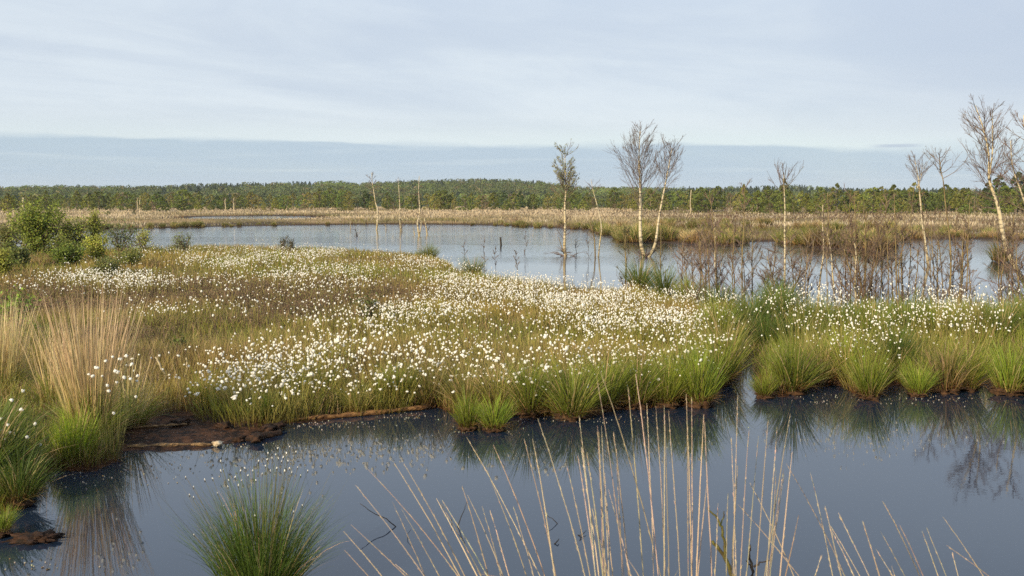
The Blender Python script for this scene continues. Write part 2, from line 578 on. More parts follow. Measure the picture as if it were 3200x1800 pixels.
def build_water():
    mb = MB()
    S = 2600
    mb.add([(-S, -S, 0), (S, -S, 0), (S, S, 0), (-S, S, 0)], np.array([[0, 1, 2, 3]]), (0, 0, 0))
    m, nt, out = new_mat('bog_water'); k = NT(nt)
    g = k.n('ShaderNodeNewGeometry').outputs['Position']
    x, y, z = k.xyz(g)
    p = k.n('ShaderNodeBsdfPrincipled')
    p.inputs['Base Color'].default_value = (0.011, 0.020, 0.037, 1)
    p.inputs['Roughness'].default_value = 0.02
    p.inputs['IOR'].default_value = 1.6
    # light wind: nearly still by the bank, rippled out on the lake, with calmer lanes
    near = k.noise(k.vmul(g, (1.0, 1.6, 1)), 5.5, 2, 0.5)
    fine = k.noise(k.vmul(g, (1.0, 2.0, 1)), 14.0, 2, 0.5)
    big = k.noise(k.vmul(g, (1.0, 2.2, 1)), 2.2, 3, 0.6)
    lane = k.smooth(k.noise(k.vmul(g, (0.03, 0.11, 1)), 1.0, 3, 0.55, 0.4), 0.42, 0.58)
    wind = k.math('MULTIPLY', k.smooth(y, 26, 62), k.mixf(lane, 0.45, 1.0))
    h = k.math('ADD', k.math('MULTIPLY', near, 0.00030), k.math('MULTIPLY', fine, 0.00012))
    h = k.math('ADD', h, k.math('MULTIPLY', k.math('MULTIPLY', big, 0.022), wind))
    bp = k.n('ShaderNodeBump'); bp.inputs['Strength'].default_value = 1.0; bp.inputs['Distance'].default_value = 1.0
    k.set(bp.inputs['Height'], h); k.set(p.inputs['Normal'], bp.outputs[0])
    nt.links.new(p.outputs[0], out.inputs[0])
    o = link('water', mb.mesh('water', m))
    tag(o, 'dark peaty bog water mirroring the sky', None, None, 'structure')


# ------------------------------------------------------------------ sky and sun
EXPO = 0.45
SUN_EL, SUN_FROM = math.radians(21), (-0.58, -0.815)     # the sun stands behind the camera, to the left


def build_sky():
    w = bpy.data.worlds.new('World'); SC.world = w; w.use_nodes = True
    nt = w.node_tree; nt.nodes.clear(); k = NT(nt)
    out = k.n('ShaderNodeOutputWorld'); bg = k.n('ShaderNodeBackground')
    sky = k.n('ShaderNodeTexSky', sky_type='NISHITA'); sky.sun_disc = False
    sky.sun_elevation = SUN_EL; sky.sun_rotation = math.atan2(SUN_FROM[0], SUN_FROM[1])
    sky.air_density, sky.dust_density, sky.ozone_density = 1.0, 0.6, 1.0
    d = k.n('ShaderNodeTexCoord').outputs['Generated']
    x, y, z = k.xyz(d)
    zz = k.math('ADD', k.math('MAXIMUM', z, 0.0), 0.13)
    u, v = k.math('DIVIDE', x, zz), k.math('DIVIDE', y, zz)
    # thin streaky high cloud, stretched along the wind
    uu = k.math('ADD', k.math('MULTIPLY', u, 0.80), k.math('MULTIPLY', v, 0.60))
    vv = k.math('SUBTRACT', k.math('MULTIPLY', v, 0.80), k.math('MULTIPLY', u, 0.60))
    n1 = k.noise(k.comb(k.math('MULTIPLY', uu, 0.42), k.math('MULTIPLY', vv, 0.66), 0.0), 1.0, 6, 0.55, 0.9)
    n2 = k.noise(k.comb(k.math('MULTIPLY', uu, 1.3), k.math('MULTIPLY', vv, 1.9), 3.7), 1.0, 6, 0.6, 0.8)
    f = k.math('ADD', k.math('MULTIPLY', n1, 0.75), k.math('MULTIPLY', n2, 0.25))
    f = k.smooth(f, 0.36, 0.62)
    S = 1/0.1/2**EXPO                                               # colours below are at background strength 0.1
    sc = lambda c: tuple(q*S for q in c)
    veil = k.mix(f, sc((0.61, 0.69, 0.805)), sc((0.75, 0.83, 0.90)))
    glow = k.smooth(z, 0.105, 0.06)
    veil = k.mix(k.math('MULTIPLY', glow, 0.55), veil, sc((0.76, 0.835, 0.87)))
    rgt = k.smooth(x, 0.18, 0.50)
    veil = k.mix(k.math('MULTIPLY', rgt, k.smooth(z, 0.055, 0.12, 0.25, 0.6)), veil, sc((0.49, 0.56, 0.70)))
    # the grey-blue bank along the horizon with its crisp upper edge
    e = k.noise(k.comb(k.math('MULTIPLY', x, 4.0), 0.0, 1.3), 1.0, 4, 0.5)
    edge = k.math('ADD', 0.0535, k.math('MULTIPLY', k.math('SUBTRACT', e, 0.5), 0.012))
    edge = k.math('SUBTRACT', edge, k.math('MULTIPLY', x, 0.0085))
    edge = k.math('SUBTRACT', edge, k.math('MULTIPLY', k.smooth(x, 0.24, 0.33), 0.0035))
    edge = k.math('ADD', edge, k.math('MULTIPLY', k.math('SUBTRACT', k.noise(k.comb(k.math('MULTIPLY', x, 16.0), 0.0, 9.1), 1.0, 3, 0.5), 0.5), 0.005))
    edge = k.math('ADD', edge, k.math('MULTIPLY', k.math('SUBTRACT', k.noise(k.comb(k.math('MULTIPLY', x, 30.0), 0.0, k.math('MULTIPLY', z, 260.0)), 1.0, 4, 0.6), 0.5), 0.0035))
    soft = k.mixf(k.smooth(x, 0.30, 0.46), k.mixf(k.smooth(k.noise(k.comb(k.math('MULTIPLY', x, 7.0), 0.0, 2.2), 1.0, 2, 0.5), 0.45, 0.7), 0.0016, 0.008), 0.02)
    bankf = k.smooth(k.math('SUBTRACT', edge, z), k.math('MULTIPLY', soft, -1.0), soft)
    wisp = k.noise(k.comb(k.math('MULTIPLY', x, 5.0), k.math('MULTIPLY', z, 120.0), 5.0), 1.0, 4, 0.55)
    rim = k.smooth(k.math('SUBTRACT', z, edge), 0.022, 0.0)
    veil = k.mix(k.math('MULTIPLY', rim, k.smooth(x, -0.2, 0.15, 0.45, 0.85)), veil, sc((0.74, 0.845, 0.875)))
    bank = k.mix(k.smooth(wisp, 0.5, 0.75), sc((0.49, 0.61, 0.73)), sc((0.565, 0.675, 0.77)))
    bank = k.mix(k.smooth(z, 0.03, 0.0), bank, sc((0.53, 0.63, 0.74)))
    cl = k.mix(bankf, veil, bank)
    lens = k.math('MULTIPLY', k.smooth(k.math('ABSOLUTE', k.math('SUBTRACT', x, 0.357)), 0.028, 0.006), k.smooth(k.math('ABSOLUTE', k.math('SUBTRACT', z, 0.0495)), 0.0022, 0.0006))
    cl = k.mix(k.math('MULTIPLY', lens, 0.6), cl, sc((0.43, 0.51, 0.66)))
    cl = k.mix(k.smooth(z, 0.15, 0.32), cl, sc((0.66, 0.77, 0.93)))       # bluer overhead, out of view; tint chosen for the water's reflections
    cover = k.math('ADD', 0.90, k.math('MULTIPLY', f, 0.06))
    c = k.mix(cover, sky.outputs[0], cl)
    k.set(bg.inputs[0], c); bg.inputs[1].default_value = 0.1
    nt.links.new(bg.outputs[0], out.inputs[0])
    L = bpy.data.lights.new('sun', 'SUN'); L.energy = 5.0; L.angle = math.radians(0.6); L.color = (1.0, 0.85, 0.60)
    so = link('sun', None) if False else bpy.data.objects.new('sun', L)
    COL.objects.link(so)
    c_ = math.cos(SUN_EL); n_ = math.hypot(*SUN_FROM)
    to = Vector((SUN_FROM[0]/n_*c_, SUN_FROM[1]/n_*c_, math.sin(SUN_EL)))
    so.rotation_euler = to.to_track_quat('Z', 'Y').to_euler()
    so.location = (-20, -20, 20)


# ------------------------------------------------------------------ colours (real-world albedo)
GREEN0, GREEN1 = (0.135, 0.165, 0.021), (0.235, 0.285, 0.037)
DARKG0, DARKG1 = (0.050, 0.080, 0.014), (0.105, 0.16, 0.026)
OLIVE0, OLIVE1 = (0.17, 0.13, 0.035), (0.29, 0.26, 0.065)
YEL0, YEL1 = (0.24, 0.18, 0.05), (0.40, 0.345, 0.10)
TAN0, TAN1 = (0.42, 0.27, 0.11), (0.60, 0.44, 0.235)
RUST = (0.24, 0.105, 0.035)
BROWN = (0.15, 0.095, 0.055)


def disc(n, r):
    a = U(0, 2*PI, n); q = np.sqrt(U(0, 1, n))*r
    return np.stack([np.cos(a)*q, np.sin(a)*q, np.zeros(n)], 1), a, q/r


def tussock_mesh(name, n, r, lmin, lmax, lean, c0, c1, width, bend=0.7, dead=0.12, nseg=4, rust=0.5, mat=None):
    mb = MB()
    b, a, q = disc(n, r)
    b[:, 2] = (1 - q*q)*r*0.35
    az = a + rng.normal(0, 0.5, n)
    th = q**1.3*lean*.85*U(0.4, 1.15, n) + np.abs(rng.normal(0, 0.06, n))
    la = U(0, 6.28); th = th + 0.12*np.cos(az - la)
    ln = U(lmin, lmax, n)*(1.05 - 0.25*q)*(1 + 0.16*np.cos(a*2 + la))
    cc0, cc1 = jitter(c0, n, 0.2), jitter(c1, n, 0.2)
    dd = rng.random(n) < dead
    cc0[dd], cc1[dd] = jitter(TAN0, dd.sum()), jitter(TAN1, dd.sum())
    low = rng.random(n) < rust
    cc0[low & ~dd] = jitter((0.14, 0.11, 0.03), (low & ~dd).sum())
    add_blades(mb, b, az, th, bend*U(0.4, 1.4, n), ln, width*U(0.7, 1.2, n), cc0, cc1, nseg)
    # dead, brown skirt drooping round the foot
    m = n//3
    b2, a2, q2 = disc(m, r); b2[:, :2] *= (0.75/np.maximum(q2, 0.3))[:, None]; b2[:, 2] = 0.02
    add_blades(mb, b2, a2 + rng.normal(0, 0.4, m), U(0.6, 1.2, m), U(0.4, 1.1, m), U(lmin, lmax, m)*0.42, width, jitter(RUST, m), jitter(TAN0, m), 3)
    return mb.mesh(name, mat or M_GRASS)


def mound_mesh(name, r, h, seed):
    """knobbly root stool a tussock grows from; its foot reaches under water"""
    g = np.random.default_rng(seed)
    V, F = fluff(seed, 1.0, 3)
    k = 1 + 0.10*g.standard_normal(len(V))
    V = V*np.stack([k*r, k*r, k*h], 1)
    mb = MB(); mb.add(V, F, (0.1, 0.05, 0.02))
    return mb.mesh(name, M_ROOT, True)


HEADS = []
for s in range(3):
    V, F = fluff(50 + s, 1.0, 2)
    mb = MB(); mb.add(V, F, (0.9, 0.9, 0.85)); HEADS.append(mb.mesh('seed_head', M_COTTON, True))
HEADS_FAR = []
for s in range(3):
    V, F = fluff(60 + s, 1.0, 1)
    mb = MB(); mb.add(V, F, (0.9, 0.9, 0.85)); HEADS_FAR.append(mb.mesh('seed_head', M_COTTON, True))
HEADV, HEADF = fluff(77, 1.0, 1)


def head_cloud(mb, pos, size):
    """many small fluff balls merged (far away, about a pixel each)"""
    n = len(pos)
    V = pos[:, None] + HEADV[None]*np.asarray(size)[:, None, None]*U(0.8, 1.2, (n, 1, 1))
    F = (np.arange(n)*len(HEADV))[:, None, None] + HEADF[None]
    mb.add(V.reshape(-1, 3), F.reshape(-1, 3), (0.9, 0.9, 0.85))


build_ground()
build_water()
build_sky()

# ------------------------------------------------------------------ cotton grass over the meadow
HEAD_H = 0.40
# where the white heads stand thickest: photo x, y, spread x, spread y, how many
FRONT = [(790, 1150, 110, 34, 26), (1000, 1125, 150, 38, 34), (1250, 1115, 150, 42, 32), (1500, 1095, 180, 48, 32), (1750, 1070, 180, 50, 30), (2000, 1050, 140, 60, 28), (2160, 1060, 55, 55, 12),
         (1350, 1010, 160, 40, 18), (1150, 1060, 120, 30, 10), (640, 1180, 40, 20, 2)]
MID = [(1500, 890, 190, 35, 60), (1750, 905, 170, 38, 60), (1600, 965, 240, 45, 50), (1950, 985, 160, 45, 40), (2160, 950, 80, 40, 16), (2230, 905, 50, 25, 6), (1850, 930, 80, 30, 22), (1600, 920, 200, 45, 40), (2050, 960, 120, 40, 24),
       (600, 985, 150, 35, 10), (850, 1000, 180, 45, 10), (1100, 960, 190, 55, 9), (440, 960, 60, 35, 3), (1280, 940, 80, 40, 10)]
BACK = [(700, 795, 220, 16, 60), (1050, 795, 180, 18, 60), (1200, 835, 140, 28, 45), (650, 840, 200, 24, 50), (430, 868, 110, 15, 36), (260, 885, 110, 15, 18), (900, 850, 150, 30, 36), (1360, 850, 70, 22, 20), (120, 880, 60, 15, 5)]
ISLE = [(2590, 945, 55, 22, 17), (2740, 1005, 90, 35, 20), (2590, 1035, 60, 35, 8), (2940, 950, 75, 26, 19), (2950, 1025, 60, 42, 13), (3130, 985, 50, 40, 4), (2450, 960, 50, 20, 3), (3060, 960, 60, 25, 5), (2720, 1060, 60, 25, 5)]


def seen_ground(px, py, h):
    p = gnd(px, py, 0.14 + h)
    return p


def sample_clusters(spots, tries=9, hh=HEAD_H):
    out = []
    for cx, cy, sx, sy, n in spots:
        for _ in range(n):
            for _t in range(tries):
                p = seen_ground(rng.normal(cx, sx), rng.normal(cy, sy), hh)
                if signed(MEADOW, p[:1], p[1:2])[0] > 0.12 and (_t > 7 or vnoise(p[0], p[1], 1.5)*.6 + vnoise(p[0], p[1], 0.55)*.4 > 0.50):
                    out.append(p[:2]); break
    return np.array(out).reshape(-1, 2)


def cotton_variant(i, nh, tall=1.0):
    """one clump: thin stems and leaves, heads on top"""
    mb = MB(); n = 46
    b, a, q = disc(n, 0.22)
    add_blades(mb, b, a + rng.normal(0, .6, n), U(0.02, 0.5, n), U(0.1, 0.8, n), U(0.18, 0.36, n)*tall, 0.006, jitter(OLIVE0, n), jitter(YEL1 if i % 2 else GREEN1, n), 3)
    bs, as_, qs = disc(nh, 0.24)
    P = add_blades(mb, bs, as_ + rng.normal(0, .5, nh), qs*0.34 + U(0, 0.06, nh), U(0.0, 0.3, nh), U(0.27, 0.54, nh)*tall, 0.0045, jitter(OLIVE0, nh), jitter(YEL1, nh), 4)
    return mb.mesh('stems', M_GRASS), P[:, -1]


CV = []
for i in range(14):
    nh = 8 + i % 4
    me, tips = cotton_variant(i, nh, 1.0 if i < 8 else 1.65)
    sizes = 0.0108*np.exp(rng.normal(0, .28, nh))*(1 if i < 8 else 0.92)
    CV.append((me, tips, sizes))

grow_n = lambda L, k: [(a, b, c, d, max(1, int(round(n*k)))) for a, b, c, d, n in L]
FRONT, MID, ISLE, BACK = grow_n(FRONT, 1.25), grow_n(MID, 1.05), grow_n(ISLE, 1.35), grow_n(BACK, .62)
spots = [('front', sample_clusters(FRONT)), ('mid', sample_clusters(MID)), ('back', sample_clusters(BACK)), ('isle', sample_clusters(ISLE, 9, HEAD_H*1.6))]
allc = [(z, p) for z, ps in spots for p in ps]
allc.sort(key=lambda t: np.hypot(*t[1]))
CLAB = {
    'front': ('cotton grass clump with plump white heads in the band along the front meadow bank', 'cotton grass in the band along the front bank'),
    'mid': ('cotton grass clump with small white heads out in the middle of the meadow', 'cotton grass in the middle of the meadow'),
    'isle': ('white-headed cotton grass clump on the narrow sedge bank beyond the inlet', 'cotton grass on the sedge bank beyond the inlet'),
    'back': ('cream-headed cotton grass clump at the far edge of the meadow near the lake', 'cotton grass at the far edge of the meadow')}
protos = {}
rest = []
N_HEADPARTS = 70
for rank, (z, p) in enumerate(allc):
    gz = ground_z(*p)
    if rank >= 295:
        rest.append((p[0], p[1], gz, 1.65 if z == 'isle' else 1.0)); continue
    v = int(rng.integers(0, 8)) if z != 'isle' else int(rng.integers(8, 14)); near = rank < N_HEADPARTS
    key = (v, near, z)
    s = U(0.9, 1.15)*(1.12 if z == 'front' else 1.0); rot = U(0, 2*PI); loc = (p[0], p[1], gz - 0.01)
    me, tips, sizes = CV[v]
    if key not in protos:
        t = thing('cotton_grass_clump', CLAB[z][0], 'cotton grass', loc, rot, s, CLAB[z][1])
        part('stems', me, t)
        if True:
            for tp, sz in zip(tips, sizes):
                part('seed_head', (HEADS if near else HEADS_FAR)[int(rng.integers(0, 3))], t, tuple(tp), tuple(U(0, 6, 3)), (float(sz)*U(.8, 1.2), float(sz)*U(.75, 1.1), float(sz)*U(.9, 1.5)))
        protos[key] = t
    else:
        dup(protos[key], loc, rot, (s, s, s*U(.8, 1.35)))

# the rest of the cotton grass, too far and too many to count
extra = sample_clusters([(a, b, c, d, int(n*1.2)) for a, b, c, d, n in BACK] + [(a, b, c, d, int(n*0.5)) for a, b, c, d, n in MID[:7]])
rest += [(p[0], p[1], ground_z(*p), 1.0) for p in extra]
rest = np.array(rest); tallf = np.repeat(rest[:, 3], 12); rest = rest[:, :3]
mb, mh = MB(), MB()
K = 12
c = np.repeat(rest, K, 0); n = len(c)
c[:, :2] += rng.normal(0, 0.30, (n, 2))
P = add_blades(mb, c, U(0, 2*PI, n), np.abs(rng.normal(0, 0.12, n)), U(0, 0.4, n), U(0.27, 0.55, n)*tallf, np.where(tallf > 1, .006, .011), jitter(OLIVE0, n), jitter(YEL1, n), 2)
dist = np.hypot(c[:, 0], c[:, 1])
head_cloud(mh, P[:, -1], 0.0118*np.exp(rng.normal(0, .3, n))*np.where(dist > 25, 1.05, 1.0))
o = link('cotton_grass', mh.mesh('cotton_heads', M_COTTON, True)); tag(o, None, None, None, 'stuff')
o2 = link('cotton_grass_stalks', mb.mesh('cotton_stalks', M_GRASS)); tag(o2, None, None, None, 'stuff')


# ------------------------------------------------------------------ meadow undergrowth
def brownness(px, py):
    f = np.exp(-((px - 560)/620)**2 - ((py - 925)/38)**2) + 0.9*np.exp(-((px - 980)/260)**2 - ((py - 975)/45)**2) + 0.7*np.exp(-((px - 420)/260)**2 - ((py - 1090)/55)**2) \
        + 0.6*np.exp(-((px - 250)/200)**2 - ((py - 960)/40)**2)
    return np.clip(f, 0, 1)


def meadow_points(n, lo=6, hi=50):
    r = lo*(hi/lo)**rng.random(n*3)
    a = U(-33, 31, n*3)*PI/180
    X, Y = np.sin(a)*r, np.cos(a)*r
    dm = signed(MEADOW, X, Y)
    mud = signed(MUD, X, Y)
    ok = (dm > 0.08) & (mud < 0.0)
    X, Y, dm = X[ok][:n], Y[ok][:n], dm[ok][:n]
    return X, Y, terrain(X, Y), dm


def meadow_grass():
    mb = MB()
    X, Y, Z, dm = meadow_points(150000)
    n = len(X); px, py = to_px(np.stack([X, Y, Z], 1))
    br = brownness(px, py); dist = np.hypot(X, Y)
    pat = vnoise(X, Y, 1.7)*0.5 + vnoise(X, Y, 0.5)*0.5
    keep = rng.random(n) > 0.6*br + 0.5*np.clip((0.42 - pat)*5, 0, 1)
    wide = vnoise(X + 40, Y, 3.4)
    green = np.clip((wide - 0.40)*3.0, 0, 1) + rng.normal(0, 0.22, n)
    gz = np.clip((px - 2150)/250, 0, 1)                 # the inlet and the far bank are greener
    edge = np.exp(-dm/0.9)
    green = np.clip(green*0.8 + gz*0.8 + edge*0.6, 0, 1)
    gold = np.clip((vnoise(X, Y + 60, 2.1) - 0.45)*3.5, 0, 1)[:, None]*(1 - gz[:, None])
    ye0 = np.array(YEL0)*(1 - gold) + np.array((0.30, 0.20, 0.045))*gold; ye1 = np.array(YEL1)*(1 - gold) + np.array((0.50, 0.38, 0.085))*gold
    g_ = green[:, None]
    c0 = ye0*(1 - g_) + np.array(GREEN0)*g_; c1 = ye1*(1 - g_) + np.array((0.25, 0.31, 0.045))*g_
    br = np.clip(br + 0.55*np.clip((0.40 - wide)*5, 0, 1)*(1 - gz)*(1 - edge), 0, 1)
    c0 = c0 + (np.array(BROWN)*0.8 - c0)*br[:, None]*0.75; c1 = c1 + (np.array((0.22, 0.15, 0.08)) - c1)*br[:, None]*0.7
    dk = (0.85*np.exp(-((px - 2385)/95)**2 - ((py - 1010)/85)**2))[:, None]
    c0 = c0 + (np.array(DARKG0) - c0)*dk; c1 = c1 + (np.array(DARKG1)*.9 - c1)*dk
    dead = rng.random(n) < 0.16*(1 - dk[:, 0])
    c0[dead] = TAN0; c1[dead] = np.array(TAN1)*0.9
    red = rng.random(n) < 0.05
    c1[red] = (0.22, 0.11, 0.04)
    k = np.clip(1 + 0.2*rng.standard_normal((n, 1)), 0.5, 1.6)
    hgt = (0.10 + 0.42*pat + 0.12*rng.random(n))*(1 - 0.45*br)*np.clip(0.5 + dm/0.6, 0.5, 1)
    hgt *= np.clip(1 + 0.12*(px - 2300)/300, 1, 1.3)
    w = np.maximum(0.006, dist*0.00045)
    m = keep
    B = np.stack([X, Y, Z - 0.02], 1)
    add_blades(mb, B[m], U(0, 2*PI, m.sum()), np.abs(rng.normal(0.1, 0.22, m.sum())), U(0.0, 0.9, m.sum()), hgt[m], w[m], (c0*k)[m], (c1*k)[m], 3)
    o = link('meadow_grass', mb.mesh('meadow_grass', M_GRASS)); tag(o, None, None, None, 'stuff')


def heather():
    """low brown twiggy heather between the cotton grass"""
    X, Y, Z, dm = meadow_points(60000)
    px, py = to_px(np.stack([X, Y, Z], 1))
    br = np.clip(brownness(px, py) + 0.5*np.clip((0.40 - vnoise(X + 40, Y, 3.4))*5, 0, 1)*(px < 2150), 0, 1)
    ok = (rng.random(len(X)) < 0.08 + 1.0*br*(vnoise(X, Y, 0.9) > 0.32)) & (dm > 0.3)
    X, Y, Z = X[ok][:14000], Y[ok][:14000], Z[ok][:14000]
    n = len(X); k = 5
    mb = MB()
    st = np.repeat(np.stack([X, Y, Z - 0.01], 1), k, 0) + np.concatenate([rng.normal(0, 0.05, (n*k, 2)), np.zeros((n*k, 1))], 1)
    d = rng.standard_normal((n*k, 3))*0.55 + np.array([0, 0, 1.0]); d /= np.linalg.norm(d, axis=1, keepdims=True)
    ln = U(0.14, 0.30, n*k)
    P, D = grow(st, d, ln, 3, 0.1, 0.25)
    dist = np.hypot(st[:, 0], st[:, 1])
    R = np.maximum(0.003, dist*0.00022)[:, None]*np.array([1, .9, .8, .5])[None]
    add_tubes(mb, P, R, jitter((0.125, 0.09, 0.058), n*k, 0.35), 3, False)
    lp = P[:, 1:].reshape(-1, 3)
    sel = rng.random(len(lp)) < 0.8
    lp = lp[sel] + rng.normal(0, 0.012, (sel.sum(), 3))
    cc = jitter((0.16, 0.12, 0.055), len(lp), 0.3)
    g = rng.random(len(lp)) < 0.3; cc[g] = jitter((0.16, 0.165, 0.05), g.sum())
    add_leaves(mb, lp, np.maximum(0.010, np.hypot(lp[:, 0], lp[:, 1])*0.0007), cc)
    o = link('heather_undergrowth', mb.mesh('heather', M_TWIG)); tag(o, None, None, None, 'stuff')


meadow_grass()
heather()

# ------------------------------------------------------------------ sedge tussocks along the banks
TV = {}
for i in range(3):
    TV['green', i] = tussock_mesh('leaves', 420, 0.15, 0.42, 0.66, 0.85, GREEN0, GREEN1, 0.007, 0.55, 0.10)
    TV['bright', i] = tussock_mesh('leaves', 380, 0.12, 0.36, 0.55, 0.75, (0.16, 0.20, 0.024), (0.295, 0.36, 0.044), 0.007, 0.5, 0.06)
    TV['olive', i] = tussock_mesh('leaves', 380, 0.17, 0.38, 0.62, 0.8, OLIVE0, (0.27, 0.26, 0.065), 0.007, 0.6, 0.26)
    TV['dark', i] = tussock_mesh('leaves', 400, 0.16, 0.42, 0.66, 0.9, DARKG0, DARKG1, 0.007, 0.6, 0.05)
MOUND = [mound_mesh('root_mound', 0.135, 0.055, 90 + i) for i in range(3)]

TUS = [  # kind, photo x, photo y of the foot, size, upright stretch, label
    ('bright', 1462, 1335, 0.80, 1.0, 'left one of the two small bright green tussocks standing in open water before the meadow'),
    ('bright', 1543, 1338, 0.82, 0.95, 'right one of the two small bright green tussocks standing in open water before the meadow'),
    ('green', 1785, 1300, 1.22, 1.0, 'wide dome-shaped green tussock leaning over the water beside the small pair'),
    ('green', 1655, 1290, 1.10, 1.1, 'tall green tussock with a rusty foot directly left of the wide domed tussock'),
    ('olive', 1560, 1282, 1.05, 1.05, 'brownish olive tussock behind the small pair of bright tussocks'),
    ('olive', 1460, 1278, 0.95, 1.05, 'dry olive tussock left behind the small pair, over the brown bank edge'),
    ('olive', 1340, 1262, 0.85, 1.2, 'yellowish tussock at the right end of the long rusty bank edge'),
    ('green', 1235, 1262, 0.85, 1.1, 'low green tussock above the middle of the long rusty bank edge'),
    ('olive', 1120, 1285, 0.75, 0.9, 'flattened olive tussock above the left end of the long rusty bank edge'),
    ('green', 1010, 1262, 0.70, 1.0, 'green tussock between the dark peat hollow and the rusty bank edge'),
    ('dark', 825, 1312, 0.62, 1.0, 'small dark green tussock at the back rim of the bare peat mud'),
    ('green', 930, 1278, 0.55, 1.2, 'thin pale green tuft right of the small dark tussock on the mud rim'),
    ('olive', 740, 1280, 0.7, 1.0, 'olive tuft behind the bare peat mud'),
    ('green', 640, 1278, 0.65, 1.1, 'green tuft behind the left half of the bare peat mud'),
    ('green', 1890, 1272, 1.05, 1.15, 'broad green tussock right of the wide domed one, before the tall seed stalks'),
    ('green', 1985, 1266, 1.0, 1.2, 'upright green tussock behind the tall dry stalks, second from the meadow corner'),
    ('bright', 2085, 1262, 1.12, 1.1, 'spreading bright tussock with a dark gap on its right'),
    ('bright', 2185, 1262, 1.2, 1.2, 'bright green tussock on the outermost corner of the meadow by the inlet'),
    ('green', 2130, 1235, 1.0, 1.2, 'green tussock squeezed in behind the bright corner tussock'),
    ('green', 2248, 1195, 1.15, 1.2, 'tall green tussock on the meadow side of the inlet'),
    ('olive', 2262, 1140, 1.2, 1.2, 'olive green tussock further up the meadow side of the inlet'),
    ('green', 2240, 1085, 1.2, 1.2, 'green tussock at the narrow head of the inlet'),
    ('bright', 2388, 1236, 0.70, 0.9, 'small pale green tussock at the mouth of the inlet on the far bank'),
    ('green', 2478, 1222, 1.22, 1.1, 'wide leaning green tussock next to the small pale one beyond the inlet'),
    ('olive', 2560, 1192, 1.05, 1.1, 'olive tussock over a brown root bank beyond the inlet'),
    ('green', 2640, 1195, 1.10, 1.2, 'green tussock left behind the narrow bright one beyond the inlet'),
    ('bright', 2715, 1240, 0.98, 1.3, 'narrow upright bright tussock in the water beyond the inlet'),
    ('dark', 2800, 1180, 1.15, 1.2, 'tussock with green darkened for the shaded gap right of the narrow bright one'),  # dark leaf colour stands in for the shade between the tussocks
    ('bright', 2868, 1230, 0.90, 1.0, 'small bright tussock left of the broad russet root bank'),
    ('olive', 2955, 1218, 1.12, 1.15, 'yellow green tussock on the broad russet root bank'),
    ('green', 3020, 1212, 1.05, 1.15, 'green tussock on the right part of the russet root bank'),
    ('bright', 3155, 1226, 1.20, 1.15, 'bright leafy tussock at the right end of the sedge bank'),
    ('green', 3240, 1226, 1.15, 1.1, 'green tussock cut by the right edge of the photo'),
    ('dark', 2400, 1100, 1.25, 1.0, 'dark sedge tussock overhanging the head of the inlet'),
    ('dark', 2330, 1060, 1.3, 1.0, 'dark sedge hump at the head of the inlet, left of the overhanging one'),
    ('dark', 2420, 985, 1.5, 1.0, 'dark sedge hump at the lake edge left of the first far cotton heads'),
    ('dark', 2370, 1035, 1.4, 1.0, 'dark sedge tussock behind the inlet below the bare saplings'),
    ('dark', 2450, 1020, 1.4, 1.0, 'dark sedge tussock right behind the inlet under the bushy birch'),
    ('dark', 2480, 1110, 1.2, 1.1, 'dark green tussock behind the wide leaning one beyond the inlet'),
    ('green', 2540, 1060, 1.2, 1.1, 'green tussock among the first cotton heads beyond the inlet'),
    ('dark', 2640, 1080, 1.15, 1.2, 'dark tussock under the cotton heads at the centre of the far sedge bank'),
    ('green', 2720, 1110, 1.2, 1.2, 'green tussock behind the narrow bright one, topped by cotton heads'),
    ('dark', 2830, 1090, 1.25, 1.2, 'dark tussock between the two white cotton patches of the far sedge bank'),
    ('green', 2930, 1110, 1.2, 1.2, 'green tussock under the second white cotton patch of the far bank'),
    ('olive', 3040, 1090, 1.2, 1.2, 'dry olive tussock right of the second white cotton patch'),
    ('dark', 3120, 1100, 1.2, 1.2, 'dark tussock below the leaning birch at the right edge'),
    ('green', 3210, 1080, 1.3, 1.2, 'tall green tussock under the trees at the right edge'),
    ('dark', 2000, 905, 1.6, 1.0, 'dense dark green sedge tussock at the lake edge before the twin-stemmed birch'),
    ('dark', 2075, 930, 1.5, 1.0, 'dark green sedge hump just right of the densest lake-edge tussock'),
    ('green', 2150, 950, 1.3, 1.0, 'green sedge hump at the lake edge below the thin saplings'),
    ('dark', 2250, 975, 1.4, 0.9, 'dark low sedge at the lake edge left of the bushy birch'),
    ('green', 1480, 868, 1.3, 1.0, 'green pointed sedge hump at the lake edge below and left of the wooden post'),
    ('green', 1340, 815, 1.6, 0.8, 'green sedge rim where the meadow drops to the lake'),
]
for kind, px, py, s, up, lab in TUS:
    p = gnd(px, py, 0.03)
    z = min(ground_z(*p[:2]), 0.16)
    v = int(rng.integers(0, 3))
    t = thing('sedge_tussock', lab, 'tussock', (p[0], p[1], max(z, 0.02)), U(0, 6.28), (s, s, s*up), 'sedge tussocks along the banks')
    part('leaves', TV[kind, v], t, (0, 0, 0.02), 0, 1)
    part('root_mound', MOUND[v], t, (0, 0, 0.01), U(0, 6), 1)

